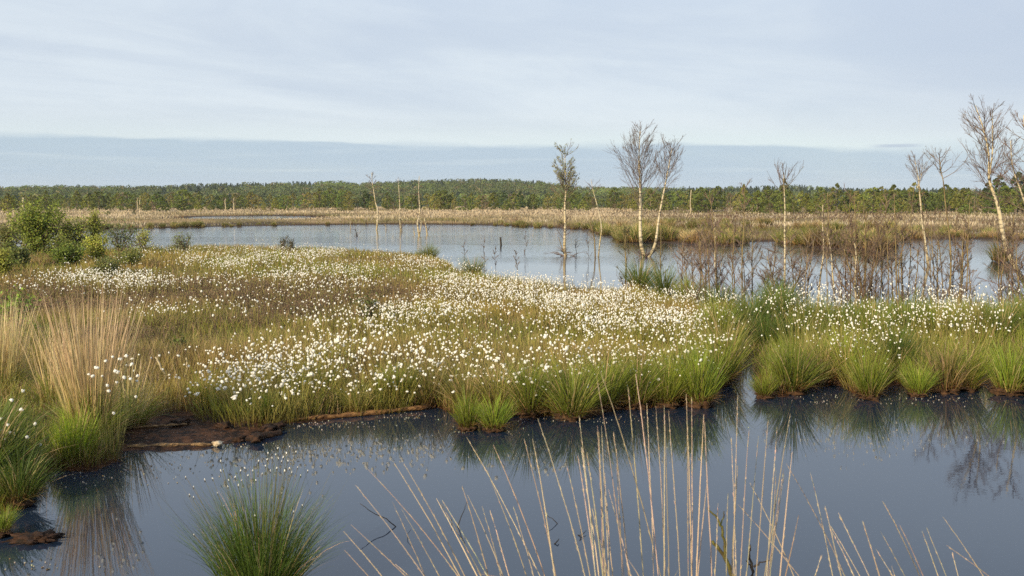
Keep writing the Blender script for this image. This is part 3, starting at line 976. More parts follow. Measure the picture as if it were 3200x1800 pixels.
# a band of unnumbered small sedge along the water line
def bank_sedge():
    mb = MB()
    pts = np.vstack([MEADOW, MEADOW[:1]])
    seg = np.hypot(*(np.diff(pts, axis=0).T)); 
    ok = [i for i in range(len(seg)) if pts[i, 1] < 60 and abs(pts[i, 0]) < 30 and pts[i, 1] > 5]
    B, dm_ = [], []
    for i in ok:
        n = int(seg[i]*150)
        t = U(0, 1, n)[:, None]
        q = pts[i]*(1 - t) + pts[i+1]*t + rng.normal(0, 0.22, (n, 2))
        B.append(q)
    B = np.concatenate(B)
    dm = signed(MEADOW, B[:, 0], B[:, 1]); mud = signed(MUD, B[:, 0], B[:, 1])
    k = (dm > 0.02) & (mud < -0.05) & (vnoise(B[:, 0], B[:, 1], 0.5) > 0.3)
    B = B[k]; n = len(B)
    Z = terrain(B[:, 0], B[:, 1])
    rep = 3
    P = np.repeat(np.column_stack([B, Z - 0.01]), rep, 0); P[:, :2] += rng.normal(0, 0.03, (n*rep, 2)); n *= rep
    dist = np.hypot(P[:, 0], P[:, 1])
    rusty = vnoise(P[:, 0], P[:, 1], 0.8) > 0.5
    c0 = jitter(OLIVE0, n); c1 = jitter(GREEN1, n)
    c0[rusty] = jitter(RUST, rusty.sum()); tt = rng.random(n) < 0.3; c1[tt] = jitter(TAN1, tt.sum())
    add_blades(mb, P, U(0, 6.28, n), np.abs(rng.normal(0, 0.4, n)), U(0, 1.2, n), U(0.12, 0.34, n), np.maximum(0.006, dist*0.0004), c0, c1, 3)
    # rust-coloured dead matter trailing over the edge
    m = k.sum(); Q = np.column_stack([B, Z + 0.01])
    add_blades(mb, Q, U(0, 6.28, m), U(1.2, 1.6, m), U(-0.1, 0.3, m), U(0.1, 0.3, m), 0.008, jitter(RUST, m), jitter((0.33, 0.19, 0.07), m), 2)
    o = link('bank_sedge_grass', mb.mesh('bank_sedge', M_GRASS)); tag(o, None, None, None, 'stuff')


bank_sedge()

# ------------------------------------------------------------------ the big moor grass tussocks at the left
def moor_grass(name, label, px, py, base, stalks, leaves, s_len, lean, tilt=0.0):
    p = gnd(px, py, 0.05)
    t = thing('moor_grass_tussock', label, 'moor grass', (p[0], p[1], max(0.03, min(0.15, ground_z(*p[:2])))), 0, 1, None)
    lf = tussock_mesh('leaves', leaves, base, 0.34, 0.68, .95, (0.13, 0.17, 0.025), (0.27, 0.32, 0.055), 0.0065, 0.75, 0.2, 5)
    part('leaves', lf, t)
    mb = MB(); b, a, q = disc(stalks, base*0.85)
    az = a + rng.normal(0, 0.35, stalks)
    th = q*lean*U(0.5, 1.1, stalks) + np.abs(rng.normal(0, 0.04, stalks))
    add_blades(mb, b, az, th, U(-0.05, 0.22, stalks), s_len*U(0.65, 1.08, stalks), 0.0078, jitter((0.46, 0.37, 0.13), stalks, 0.2), jitter((0.72, 0.53, 0.32), stalks, 0.18), 5)
    part('dry_stalks', mb.mesh('dry_stalks', M_GRASS), t)['kind'] = 'stuff'
    part('root_mound', MOUND[0], t, (0, 0, 0), 0, (base/0.17, base/0.17, 1.2))
    return t


T2 = moor_grass('moor_grass_tussock', 'great fountain of tan dry stalks over green leaves by the mud bank', 285, 1385, 0.21, 330, 1100, 1.62, 0.27)
T1 = moor_grass('moor_grass_tussock', 'upright tan moor grass tussock cut by the left edge of the photo', -5, 1260, 0.28, 430, 600, 1.25, 0.22)
moor_grass('moor_grass_tussock', 'smaller reddish moor grass tussock wedged between the two big tan ones', 165, 1300, 0.12, 60, 300, 1.05, 0.2)
moor_grass('moor_grass_tussock', 'faint thin moor grass behind the great tan fountain', 400, 1330, 0.18, 90, 500, 1.0, 0.6)
# bright tuft at its foot in the water
p = gnd(232, 1452, 0.0)
t = thing('sedge_tussock', 'bright yellow-green tuft standing in water at the foot of the great tan tussock', 'tussock', (p[0], p[1], 0.01), 1.0, (.72, .72, .95), 'sedge tussocks along the banks')
part('leaves', tussock_mesh('leaves', 620, 0.19, 0.40, 0.62, 0.42, (0.20, 0.25, 0.028), (0.32, 0.44, 0.04), 0.0065, 0.35, 0.08, 4), t)
part('root_mound', MOUND[1], t, (0, 0, -0.02))
for px, py, s, kind, lab in [(-15, 1530, 1.15, 'dark', 'sedge tussock with green darkened for shade and woolly heads at the left photo edge'), (60, 1572, 0.8, 'dark', 'reddish-footed sedge darkened for shade before the bigger darkened tussock on the left'),  # the dark ones carry the left-hand shade in their leaf colour
                             (95, 1490, .5, 'dark', 'sedge darkened for shade between the bigger darkened tussock and the great tan fountain'), (-70, 1540, 1.5, 'dark', 'sedge darkened for shade almost outside the left photo edge'),
                             (10, 1665, 0.42, 'bright', 'tiny bright tuft in the lower left corner above the floating peat lump'), (0, 1410, .95, 'dark', 'sedge with green darkened for shade under the upright tan tussock on the left')]:
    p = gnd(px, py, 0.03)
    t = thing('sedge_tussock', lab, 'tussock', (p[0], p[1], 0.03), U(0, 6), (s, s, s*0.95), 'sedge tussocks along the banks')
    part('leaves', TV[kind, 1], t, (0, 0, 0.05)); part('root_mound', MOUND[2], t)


def head_plant(label, spots, Y, foot, rad=0.012):
    """a few woolly heads on long thin stems at given photo places"""
    t = thing('cotton_grass_clump', label, 'cotton grass', (foot[0], foot[1], foot[2]), 0, 1, None)
    mb = MB(); f = np.array(foot)
    for (x, y) in spots:
        q = at(x, y, Y + U(-0.15, 0.15)) - f
        b = np.array([q[0]*0.25 + rng.normal(0, .05), q[1]*0.4, 0.02])
        P = np.array([b + (q - b)*k + np.array([0, 0, 0.05*k*(1-k)]) for k in np.linspace(0, 1, 5)])
        add_tubes(mb, P[None], np.array([[.0016, .0016, .0015, .0013, .0012]]), jitter((.19, .19, .07), 1), 3)
        part('seed_head', HEADS[int(rng.integers(0, 3))], t, tuple(q), tuple(U(0, 6, 3)), U(0.8, 1.25)*rad*1.5)
    part('stems', mb.mesh('stems', M_GRASS), t)


f2 = gnd(345, 1440, 0.04)
head_plant('few big white cotton heads nodding before the tan fountain tussock', [(290, 1175), (305, 1150), (330, 1128), (352, 1115), (372, 1122), (395, 1112), (378, 1122), (412, 1138), (360, 1160), (367, 1162), (388, 1180), (408, 1184), (430, 1175), (428, 1190),
            (335, 1205), (340, 1222), (278, 1170), (365, 1195), (300, 1148), (425, 1240), (355, 1292), (320, 1175)], f2[1] - .05, f2, 0.0095)
f3 = gnd(-10, 1530, 0.06)
head_plant('woolly white heads sprinkled over the shade-darkened sedge at the left photo edge', [(25, 1328), (36, 1250), (72, 1222), (66, 1280), (5, 1345), (14, 1374), (30, 1352), (85, 1366), (30, 1412), (110, 1324), (3, 1310), (45, 1355), (125, 1390)], f3[1] + .2, f3, 0.0085)


# ------------------------------------------------------------------ near plants: sedge in the water, dry stalks on the near bank
def near_sedge():
    Y = 6.35; p = at(812, 1880, Y); p[2] = 0.0
    t = thing('sedge_tussock', 'large sedge tussock, green darkened for shade, with fading seed heads standing alone in the near water', 'tussock', tuple(p), 0, (.86, .86, .92))
    mb = MB(); n = 1700
    b, a, q = disc(n, 0.24); az = a + rng.normal(0, 0.45, n)
    th = q**1.3*0.56*U(0.35, 1.1, n)
    th = th + .10*np.cos(az - .2)
    c0, c1 = jitter(DARKG0, n, 0.25), jitter((0.08, 0.135, 0.024), n, 0.3)  # leaf green darkened in place of the shade falling on this tussock
    dd = rng.random(n) < 0.07; c1[dd] = jitter(TAN1, dd.sum()); c0[dd] = jitter(OLIVE0, dd.sum())
    add_blades(mb, b, az, th, U(0.2, 0.95, n), U(0.42, 1.0, n)*(1.08 - .3*q)*(1 + .14*np.cos(a*3 + 1.0)), 0.0042, c0, c1, 6)
    part('leaves', mb.mesh('leaves', M_GRASS), t)
    part('root_mound', MOUND[2], t, (0, 0, -0.02), 0, (1.5, 1.5, 1.2))
    heads = [(580, 1490), (605, 1520), (592, 1545), (605, 1553), (640, 1498), (665, 1495), (690, 1470), (698, 1467), (715, 1500), (712, 1520), (735, 1490), (752, 1470), (765, 1462), (755, 1500), (790, 1470), (800, 1500), (808, 1440), (830, 1455),
             (835, 1435), (850, 1430), (862, 1420), (870, 1432), (880, 1440), (885, 1428), (895, 1415), (900, 1440), (905, 1462), (912, 1475), (925, 1412), (930, 1460), (940, 1485), (962, 1470), (865, 1462), (845, 1470), (820, 1480), (890, 1470),
             (680, 1540), (700, 1580), (606, 1670), (732, 1685), (797, 1610), (880, 1540), (918, 1598), (945, 1578), (868, 1400), (838, 1415), (905, 1395), (775, 1485), (745, 1515), (690, 1440)]
    sm = MB()
    for x, y in heads:
        q = (at(x, y, Y + rng.normal(0, 0.16)) - p)/np.array([.86, .86, .92])
        b0 = np.array([q[0]*0.30 + rng.normal(0, .03), q[1]*0.5, 0.03])
        P = np.array([b0 + (q - b0)*np.array([k**1.25, k**1.25, k]) for k in np.linspace(0, 1, 6)])
        add_tubes(sm, P[None], np.array([[.0022, .0022, .002, .0018, .0015, .0013]]), jitter((0.20, 0.19, 0.07), 1), 3)
        h = part('seed_head', HEADS[int(rng.integers(0, 3))], t, tuple(q), (U(-.6, .6), U(-.6, .6), U(0, 6)), (0.0042*U(.6, 1.2), 0.0042*U(.6, 1.2), 0.0065*U(.7, 1.3)))
        hs = MB(); V, F = fluff(3, 0.004, 1); hs.add(V, F, (0.05, 0.04, 0.03))
        part('bract', BRACT, t, tuple(q - np.array([0, 0, 0.012])), None, U(.7, 1.2))
    m = 90
    b, a, q = disc(m, 0.2)
    add_blades(sm, b, a + rng.normal(0, .3, m), q*0.62, U(-.05, .2, m), U(0.8, 1.15, m), 0.0032, jitter((0.12, 0.14, 0.04), m), jitter((0.25, 0.23, 0.10), m), 5)
    part('stems', sm.mesh('stems', M_GRASS), t)


hs = MB(); V, F = fluff(3, 0.0055, 1); hs.add(V*np.array([.7, .7, 1.3]), F, (0.06, 0.045, 0.03)); BRACT = hs.mesh('bract', M_TWIG, True)
near_sedge()

def smooth_path(pts, S=14):
    pts = np.asarray(pts, float)
    if len(pts) == 2: pts = np.array([pts[0], pts.mean(0), pts[1]])
    Pe = np.vstack([2*pts[0] - pts[1], pts, 2*pts[-1] - pts[-2]])
    out = []
    n = len(pts) - 1
    for t in np.linspace(0, n, S):
        i = min(int(t), n - 1); f = t - i
        a, b, c, d = Pe[i], Pe[i+1], Pe[i+2], Pe[i+3]
        out.append(0.5*((2*b) + (c - a)*f + (2*a - 5*b + 4*c - d)*f*f + (3*b - a - 3*c + d)*f**3))
    return np.array(out)


# tips of the dry stalks in the photo and where each meets the lower edge (photo x), per clump
STALKS = [
    ('leftmost loose clump of dry tan moor grass stalks on the near bank', [(1145, 1460, 1430), (1075, 1655, 1200), (1100, 1640, 1270), (1070, 1715, 1150), (1115, 1510, 1330), (1235, 1755, 1290)]),
    ('dry tan stalk clump leaning left before the floating forked twig', [(1232, 1440, 1440), (1255, 1450, 1445), (1228, 1565, 1330), (1255, 1590, 1370), (1490, 1790, 1560)]),
    ('dry stalk clump rising from the middle of the near bank', [(1445, 1520, 1525), (1365, 1565, 1490), (1378, 1560, 1520), (1460, 1545, 1570), (1500, 1585, 1560), (1525, 1590, 1590), (1370, 1575, 1500)]),
    ('tall thin dry stalks bending left, tips before the small paired tussocks', [(1460, 1368, 1690), (1540, 1390, 1700), (1518, 1470, 1640), (1600, 1590, 1660), (1640, 1370, 1740)]),
    ('tallest dry stalks with tips reaching the meadow bank', [(1660, 1370, 1730), (1685, 1300, 1830), (1810, 1300, 1860), (1770, 1450, 1845), (1807, 1420, 1862), (1820, 1400, 1870), (1830, 1410, 1880)]),
    ('dense sheaf of dry stalks at the centre of the near bank', [(1868, 1330, 1885), (1880, 1335, 1900), (1872, 1350, 1890), (1865, 1180, 1950), (1895, 1480, 1920), (1900, 1530, 1970), (1850, 1590, 1890), (1858, 1600, 1900), (1920, 1350, 1965), (1925, 1400, 1945)]),
    ('pair of long dry stalks curving over the dark tussock reflection', [(1875, 1165, 2060), (1960, 1210, 2010), (1985, 1180, 2055), (2025, 1260, 2050), (2040, 1270, 2075)]),
    ('slender upright dry stalks right of the central sheaf', [(2080, 1270, 2080), (2085, 1280, 2120), (2078, 1310, 2090), (2140, 1240, 2150), (2150, 1230, 2165), (2160, 1240, 2160), (2195, 1300, 2170), (2200, 1320, 2225), (2205, 1500, 2175)]),
    ('upright dry stalks beside the mossy branch', [(2240, 1565, 2230), (2285, 1360, 2300), (2305, 1240, 2290), (2338, 1335, 2310), (2375, 1365, 2335), (2310, 1450, 2290), (2275, 1540, 2270)]),
    ('fan of dry stalks leaning right at the right end of the central group', [(2395, 1310, 2360), (2428, 1330, 2395), (2470, 1290, 2390), (2450, 1470, 2400), (2480, 1405, 2440), (2452, 1480, 2405), (2490, 1610, 2450), (2430, 1480, 2410)]),
    ('crossing dry stalks leaning left over open water', [(2460, 1450, 2640), (2340, 1500, 2480), (2310, 1580, 2500), (2530, 1480, 2600), (2595, 1640, 2690)]),
    ('sparse short dry stalks towards the right of the near bank', [(2592, 1640, 2670), (2580, 1580, 2630), (2624, 1600, 2720), (2692, 1630, 2745), (2565, 1735, 2545), (2735, 1710, 2790), (2790, 1765, 2800)]),
    ('rightmost dry stalks leaning left near the lower right corner', [(2753, 1565, 2870), (2755, 1660, 2830), (2818, 1640, 2890), (2880, 1660, 2930), (2900, 1650, 2960), (2943, 1605, 3080), (2962, 1710, 3090), (2970, 1725, 2990)]),
]
for lab, st in STALKS:
    Yb = U(3.3, 4.1)
    fx = np.mean([at(s[2], 1800, Yb)[0] for s in st])
    fz = ground_z(fx, Yb)
    t = thing('dry_grass_clump', lab, 'dry grass', (fx, Yb, fz), 0, 1, 'dry stalks on the near bank')
    for tx, ty, bx in st:
        dy = U(0.0, 0.25)*np.clip((1800 - ty)/400, .1, 1.3)
        tip = at(tx, ty, Yb + dy); low = at(bx, 1800, Yb + U(-0.05, 0.05)*np.clip((1800 - ty)/400, .1, 1))
        # carry the stalk on down to the bank, a little steeper towards its foot
        gz = fz - 0.02
        sl = (tip[:2] - low[:2])/(tip[2] - low[2])
        foot = np.array([low[0] - np.clip(sl[0]*0.55, -.5, .5)*(low[2] - gz), low[1] - np.clip(sl[1]*.5, -.2, .2)*(low[2] - gz), gz])
        ks = np.linspace(0, 1, 14)
        zz = gz + (tip[2] - gz)*ks
        a_, b_, c_ = gz, low[2], tip[2]
        l0 = (zz - b_)*(zz - c_)/((a_ - b_)*(a_ - c_)); l1 = (zz - a_)*(zz - c_)/((b_ - a_)*(b_ - c_)); l2 = (zz - a_)*(zz - b_)/((c_ - a_)*(c_ - b_))
        P = np.column_stack([l0*foot[0] + l1*low[0] + l2*tip[0], l0*foot[1] + l1*low[1] + l2*tip[1], zz]) - np.array([fx, Yb, fz])
        P += np.cumsum(rng.normal(0, 0.0012, P.shape), 0)
        R = np.interp(ks, [0, 0.55, 0.68, 0.85, 1], [0.0022, 0.0017, 0.0026, 0.0022, 0.0009])*U(0.5, 0.95)
        mb = MB(); c = jitter((0.58, 0.46, 0.31), 1, 0.14)
        add_tubes(mb, P[None], R[None], c, 5)
        # narrow flower head: little spikelets pressed to the upper third
        m = 46; k = U(0.62, 0.99, m)
        Q = np.array([np.interp(k, ks, P[:, j]) for j in range(3)]).T
        dirs = np.tile(P[-1] - P[-4], (m, 1)); dirs /= np.linalg.norm(dirs, axis=1, keepdims=True)
        dirs = dirs + 0.09*rng.standard_normal((m, 3)); dirs /= np.linalg.norm(dirs, axis=1, keepdims=True)
        S, _ = grow(Q, dirs, U(0.010, 0.024, m)*(1.1 - 0.4*(k - .62)/.38), 2, 0, 0.05)
        add_tubes(mb, S, np.tile([0.0012, 0.0016, 0.0006], (m, 1)), jitter((0.60, 0.48, 0.33), m, 0.14), 3)
        nl = int(rng.integers(1, 4)); kk = U(.12, .5, nl)
        lb = np.array([np.interp(kk, ks, P[:, j]) for j in range(3)]).T
        add_blades(mb, lb, U(0, 6.28, nl), U(.15, .5, nl), U(.2, 1.3, nl), U(.15, .4, nl), .0045, jitter((.42, .31, .17), nl), jitter((.5, .38, .22), nl), 4)
        part('stalk', mb.mesh('stalk', M_GRASS), t)


# ------------------------------------------------------------------ twigs in the water, mud bank litter
def stick(name, label, cat, paths, mat, group=None, sides=6):
    """paths: list of (points, radius0, radius1) in world space; one woody piece with its side twigs"""
    o = np.array(paths[0][0][0], float)
    mb = MB()
    for pts, r0, r1 in paths:
        pts = np.array(pts, float) - o
        t = np.linspace(0, len(pts) - 1, 4*(len(pts) - 1) + 1)
        P = np.array([np.interp(t, np.arange(len(pts)), pts[:, j]) for j in range(3)]).T
        P[1:-1] += rng.normal(0, r0*0.35, P[1:-1].shape)
        add_tubes(mb, P[None], np.linspace(r0, r1, len(P))[None], (0.05, 0.04, 0.03), sides)
    return tag(link(name, mb.mesh(name, mat, True), None, tuple(o)), label, cat, group)


def wp(x, y, z): return gnd(x, y, z)


# thin twigs that stick up out of the still water, each with its mirror image
def water_twig(lab, foot, pts, r):
    b = gnd(*foot, 0.0); Y = b[1]
    P = [b - np.array([0, 0, .04])] + [b] + [at(x, y, Y) for x, y in pts]
    stick('floating_twig', lab, 'twig', [(P, r, r*0.35)], M_DARKTWIG, 'dark twigs in the near water', 5)


water_twig('long dark twig slanting left out of the water, left of the dry stalks', (1237, 1646), [(1208, 1622), (1160, 1600), (1125, 1574)], 0.006)
water_twig('small dark twig slanting left out of the water between the dry stalks', (1742, 1637), [(1725, 1620), (1702, 1607)], 0.005)
water_twig('thin curved dark twig poking out of the water under the long slanting one', (1274, 1681), [(1273, 1670), (1284, 1655)], 0.0035)
stick('floating_twig', 'branched dark twig standing in the water before the middle stalks', 'twig', [([gnd(1430, 1645, -.04), gnd(1430, 1645, 0), at(1440, 1618, gnd(1430, 1645)[1]), at(1452, 1590, gnd(1430, 1645)[1]), at(1458, 1568, gnd(1430, 1645)[1])], .005, .0015), ([gnd(1412, 1640, -.03), gnd(1412, 1640, 0), at(1411, 1622, gnd(1412, 1640)[1])], .004, .002)], M_DARKTWIG, 'dark twigs in the near water', 5)
stick('floating_twig', 'tiny crossed dark twig in the water right of the small V-shaped one', 'twig', [([gnd(1806, 1672, 0), gnd(1816, 1673, .01), gnd(1832, 1658, .02)], .004, .002), ([gnd(1812, 1690, .0), gnd(1816, 1673, .015), gnd(1814, 1652, .03)], .003, .002)], M_DARKTWIG, 'dark twigs in the near water')
stick('floating_twig', 'short dark speck of twig below the small V-shaped one', 'twig', [([gnd(1732, 1700, 0), gnd(1742, 1690, .02), gnd(1747, 1684, .02)], .005, .003)], M_DARKTWIG, 'dark twigs in the near water')

Yt = 4.6
stick('dead_branch', 'crooked mossy olive branch rising among the dry stalks', 'branch', [([at(2310, 1830, Yt), at(2270, 1750, Yt), at(2235, 1705, Yt), at(2226, 1690, Yt)], .011, .007), ([at(2262, 1740, Yt), at(2266, 1700, Yt), at(2255, 1650, Yt), at(2236, 1615, Yt), at(2212, 1588, Yt)], .008, .004),
      ([at(2252, 1640, Yt), at(2262, 1612, Yt + .05), at(2263, 1598, Yt + .05)], .004, .002)], M_MOSSTWIG)
stick('dead_branch', 'bare brown forked branch right of the mossy one', 'branch', [([at(2352, 1830, Yt - .1), at(2348, 1770, Yt - .1), at(2342, 1740, Yt - .1), at(2343, 1702, Yt - .1)], .009, .004), ([at(2355, 1772, Yt - .1), at(2375, 1760, Yt - .1), at(2405, 1752, Yt - .1)], .005, .002), ([at(2348, 1770, Yt - .1), at(2332, 1752, Yt - .1)], .004, .003)], M_DARKTWIG)


def chunk(name, label, cat, px, py, z, sx, sy, sz, rot, seed, mat, lev=3):
    V, F = fluff(seed, 1.0, lev)
    V = V*np.array([sx, sy, sz])
    V *= 1 + 0.30*np.sin(V[:, :1]*43 + seed)*np.cos(V[:, 1:2]*39 + V[:, 2:]*50)
    V[:, 2] = np.minimum(V[:, 2], sz*(.7 + .4*np.abs(np.sin(V[:, 0]*60 + seed))))
    mb = MB(); mb.add(V, F, (.1, .1, .1))
    p = gnd(px, py, z)
    return tag(link(name, mb.mesh(name, mat, True), None, tuple(p), rot), label, cat)


chunk('peat_lump', 'flat dark brown peat lump floating in the water at the lower left', 'peat lump', 115, 1688, 0.0, 0.165, 0.10, 0.06, 0.1, 5, M_PEAT, 4)
chunk('wood_block', 'rounded pale block of old wood at the front corner of the peat mud', 'driftwood', 680, 1386, 0.03, 0.055, 0.04, 0.032, 0.3, 14, M_PALEWOOD)
chunk('peat_clod', 'small pale-topped clod at the water line right of the rounded pale block', 'peat clod', 746, 1374, 0.02, 0.075, 0.05, 0.04, 0.1, 9, M_PEAT)


def log(label, x0, y0, x1, y1, r, mat, seed, z=0.02):
    a, b = gnd(x0, y0, z), gnd(x1, y1, z)
    g = np.random.default_rng(seed); S = 14
    ks = np.linspace(0, 1, S)
    P = a + (b - a)*ks[:, None]; P[:, 2] += g.normal(0, r*0.15, S); P[:, 1] += g.normal(0, r*0.15, S)
    R = r*(1 + 0.22*g.standard_normal(S)); R[0] *= 0.5; R[-1] *= 0.55
    mb = MB(); add_tubes(mb, (P - a)[None], R[None], (0.2, .15, .1), 10)
    mb.add(*(lambda V: (V, np.array([np.arange(10)[::-1]])))(mb.v[0][:10]), (0.2, .15, .1))
    return tag(link('driftwood_log', mb.mesh('driftwood_log', mat, True), None, tuple(a)), label, 'driftwood', None)


log('long tan waterlogged log edging the front of the peat mud', 400, 1396, 672, 1388, 0.022, M_DEADWOOD, 1)
log('dark ragged log along the water right of the pale clod', 768, 1374, 882, 1352, 0.04, M_PEAT, 2)
log('straight old branch lying across the back of the peat mud', 415, 1336, 585, 1325, 0.014, M_DEADWOOD, 3, 0.06)
log('long rusty rotten log forming the bank edge right of the mud', 915, 1312, 1345, 1272, 0.028, rough_mat('rotten_log', (0.08, 0.036, 0.015), (0.26, 0.14, 0.055), 7, 0.8, 0.8, 0.2, (1, 4, 4), (0.04, .02, .012)), 4, 0.03)
for i, (px, py, seed) in enumerate([(560, 1318, 21), (800, 1368, 22), (840, 1338, 23), (985, 1236, 24), (1015, 1250, 25), (870, 1330, 26), (700, 1330, 27)]):
    chunk('peat_clod', ['small wet peat clod at the back of the mud flat', 'tan-streaked peat clod on the mud edge by the water', 'dark peat clod before the small dark tussock', 'dark peat knob in the hollow above the mud', 'rounded peat knob right beside the one in the hollow',
                        'low dark clod at the right corner of the mud', 'flat clod in the middle of the mud flat'][i], 'peat clod', px, py, 0.05, U(.06, .12), U(.05, .08), U(.03, .05), U(0, 3), seed, M_PEAT)
stick('dead_branch', 'short white birch stick leaning in the heather right of the tan fountain', 'branch', [([at(520, 1180, 13.0), at(500, 1140, 13.0), at(485, 1115, 13.0)], .016, .011)], M_BIRCH)
stick('dead_branch', 'curved pale birch stick standing beside the leaning one in the heather', 'branch', [([at(570, 1196, 13.2), at(583, 1165, 13.2), at(586, 1135, 13.2), at(582, 1118, 13.2)], .014, .009)], M_BIRCH)
stick('dead_branch', 'brown twiggy dead branch lying on the bank behind the mud', 'branch', [([at(470, 1245, 12.6), at(520, 1222, 12.6), at(580, 1232, 12.6)], .012, .006), ([at(520, 1222, 12.6), at(500, 1190, 12.6)], .007, .003), ([at(545, 1226, 12.6), at(560, 1200, 12.6)], .006, .003), ([at(500, 1232, 12.6), at(480, 1215, 12.6)], .006, .003)], M_DEADWOOD)


def debris():
    """pale petals, husks and bits of dead grass drifting along the water line"""
    mb = MB()
    zones = [(1000, 1326, 120, 8, 130), (800, 1396, 90, 9, 30), (300, 1500, 120, 25, 30), (420, 1460, 90, 12, 45), (2700, 1250, 150, 12, 90), (1850, 1310, 120, 7, 60), (1280, 1300, 80, 7, 50), (200, 1480, 70, 12, 60), (3000, 1245, 120, 8, 40), (2330, 1180, 20, 50, 20), (100, 1765, 120, 10, 26), (250, 1600, 80, 50, 3), (1500, 1345, 90, 10, 40)]
    P = []
    for cx, cy, sx, sy, n in zones:
        for _ in range(n):
            p = gnd(rng.normal(cx, sx), min(rng.normal(cy, sy), 1790), 0.004)
            if signed(MEADOW, p[:1], p[1:2])[0] < 0.0: P.append(p)
    P = np.array(P); n = len(P)
    ang = U(0, 6.28, n); s = U(0.0025, 0.0065, n)
    k = np.arange(6)/6*2*PI
    V = np.zeros((n, 12, 3))
    rr = U(.5, 1.1, (n, 6))
    V[:, :6, 0] = np.cos(k)*rr*s[:, None]*1.5; V[:, :6, 1] = np.sin(k)*rr*s[:, None]
    V[:, :6, 2] = 0.004; V[:, 6:] = V[:, :6]*np.array([1, 1, 0]) + np.array([0, 0, -0.006])
    c, s_ = np.cos(ang)[:, None], np.sin(ang)[:, None]
    x = V[..., 0]*c - V[..., 1]*s_; y = V[..., 0]*s_ + V[..., 1]*c
    V[..., 0], V[..., 1] = x, y
    V += P[:, None]
    off = (np.arange(n)*12)[:, None]
    q = np.array([[j, j + 6, (j+1) % 6 + 6, (j+1) % 6] for j in range(6)])
    col = jitter((0.22, 0.20, 0.165), n, 0.4)
    dk = rng.random(n) < 0.35; col[dk] = jitter((0.12, 0.08, 0.04), dk.sum())
    mb.add(V.reshape(-1, 3), [off + np.arange(6), (off[:, None] + q[None]).reshape(-1, 4)], np.repeat(col, 12, 0))
    o = link('floating_debris', mb.mesh('floating_debris', M_TWIG)); tag(o, None, None, None, 'stuff')


debris()


# ------------------------------------------------------------------ birches and saplings in the water
TWIGC = (0.15, 0.108, 0.085)


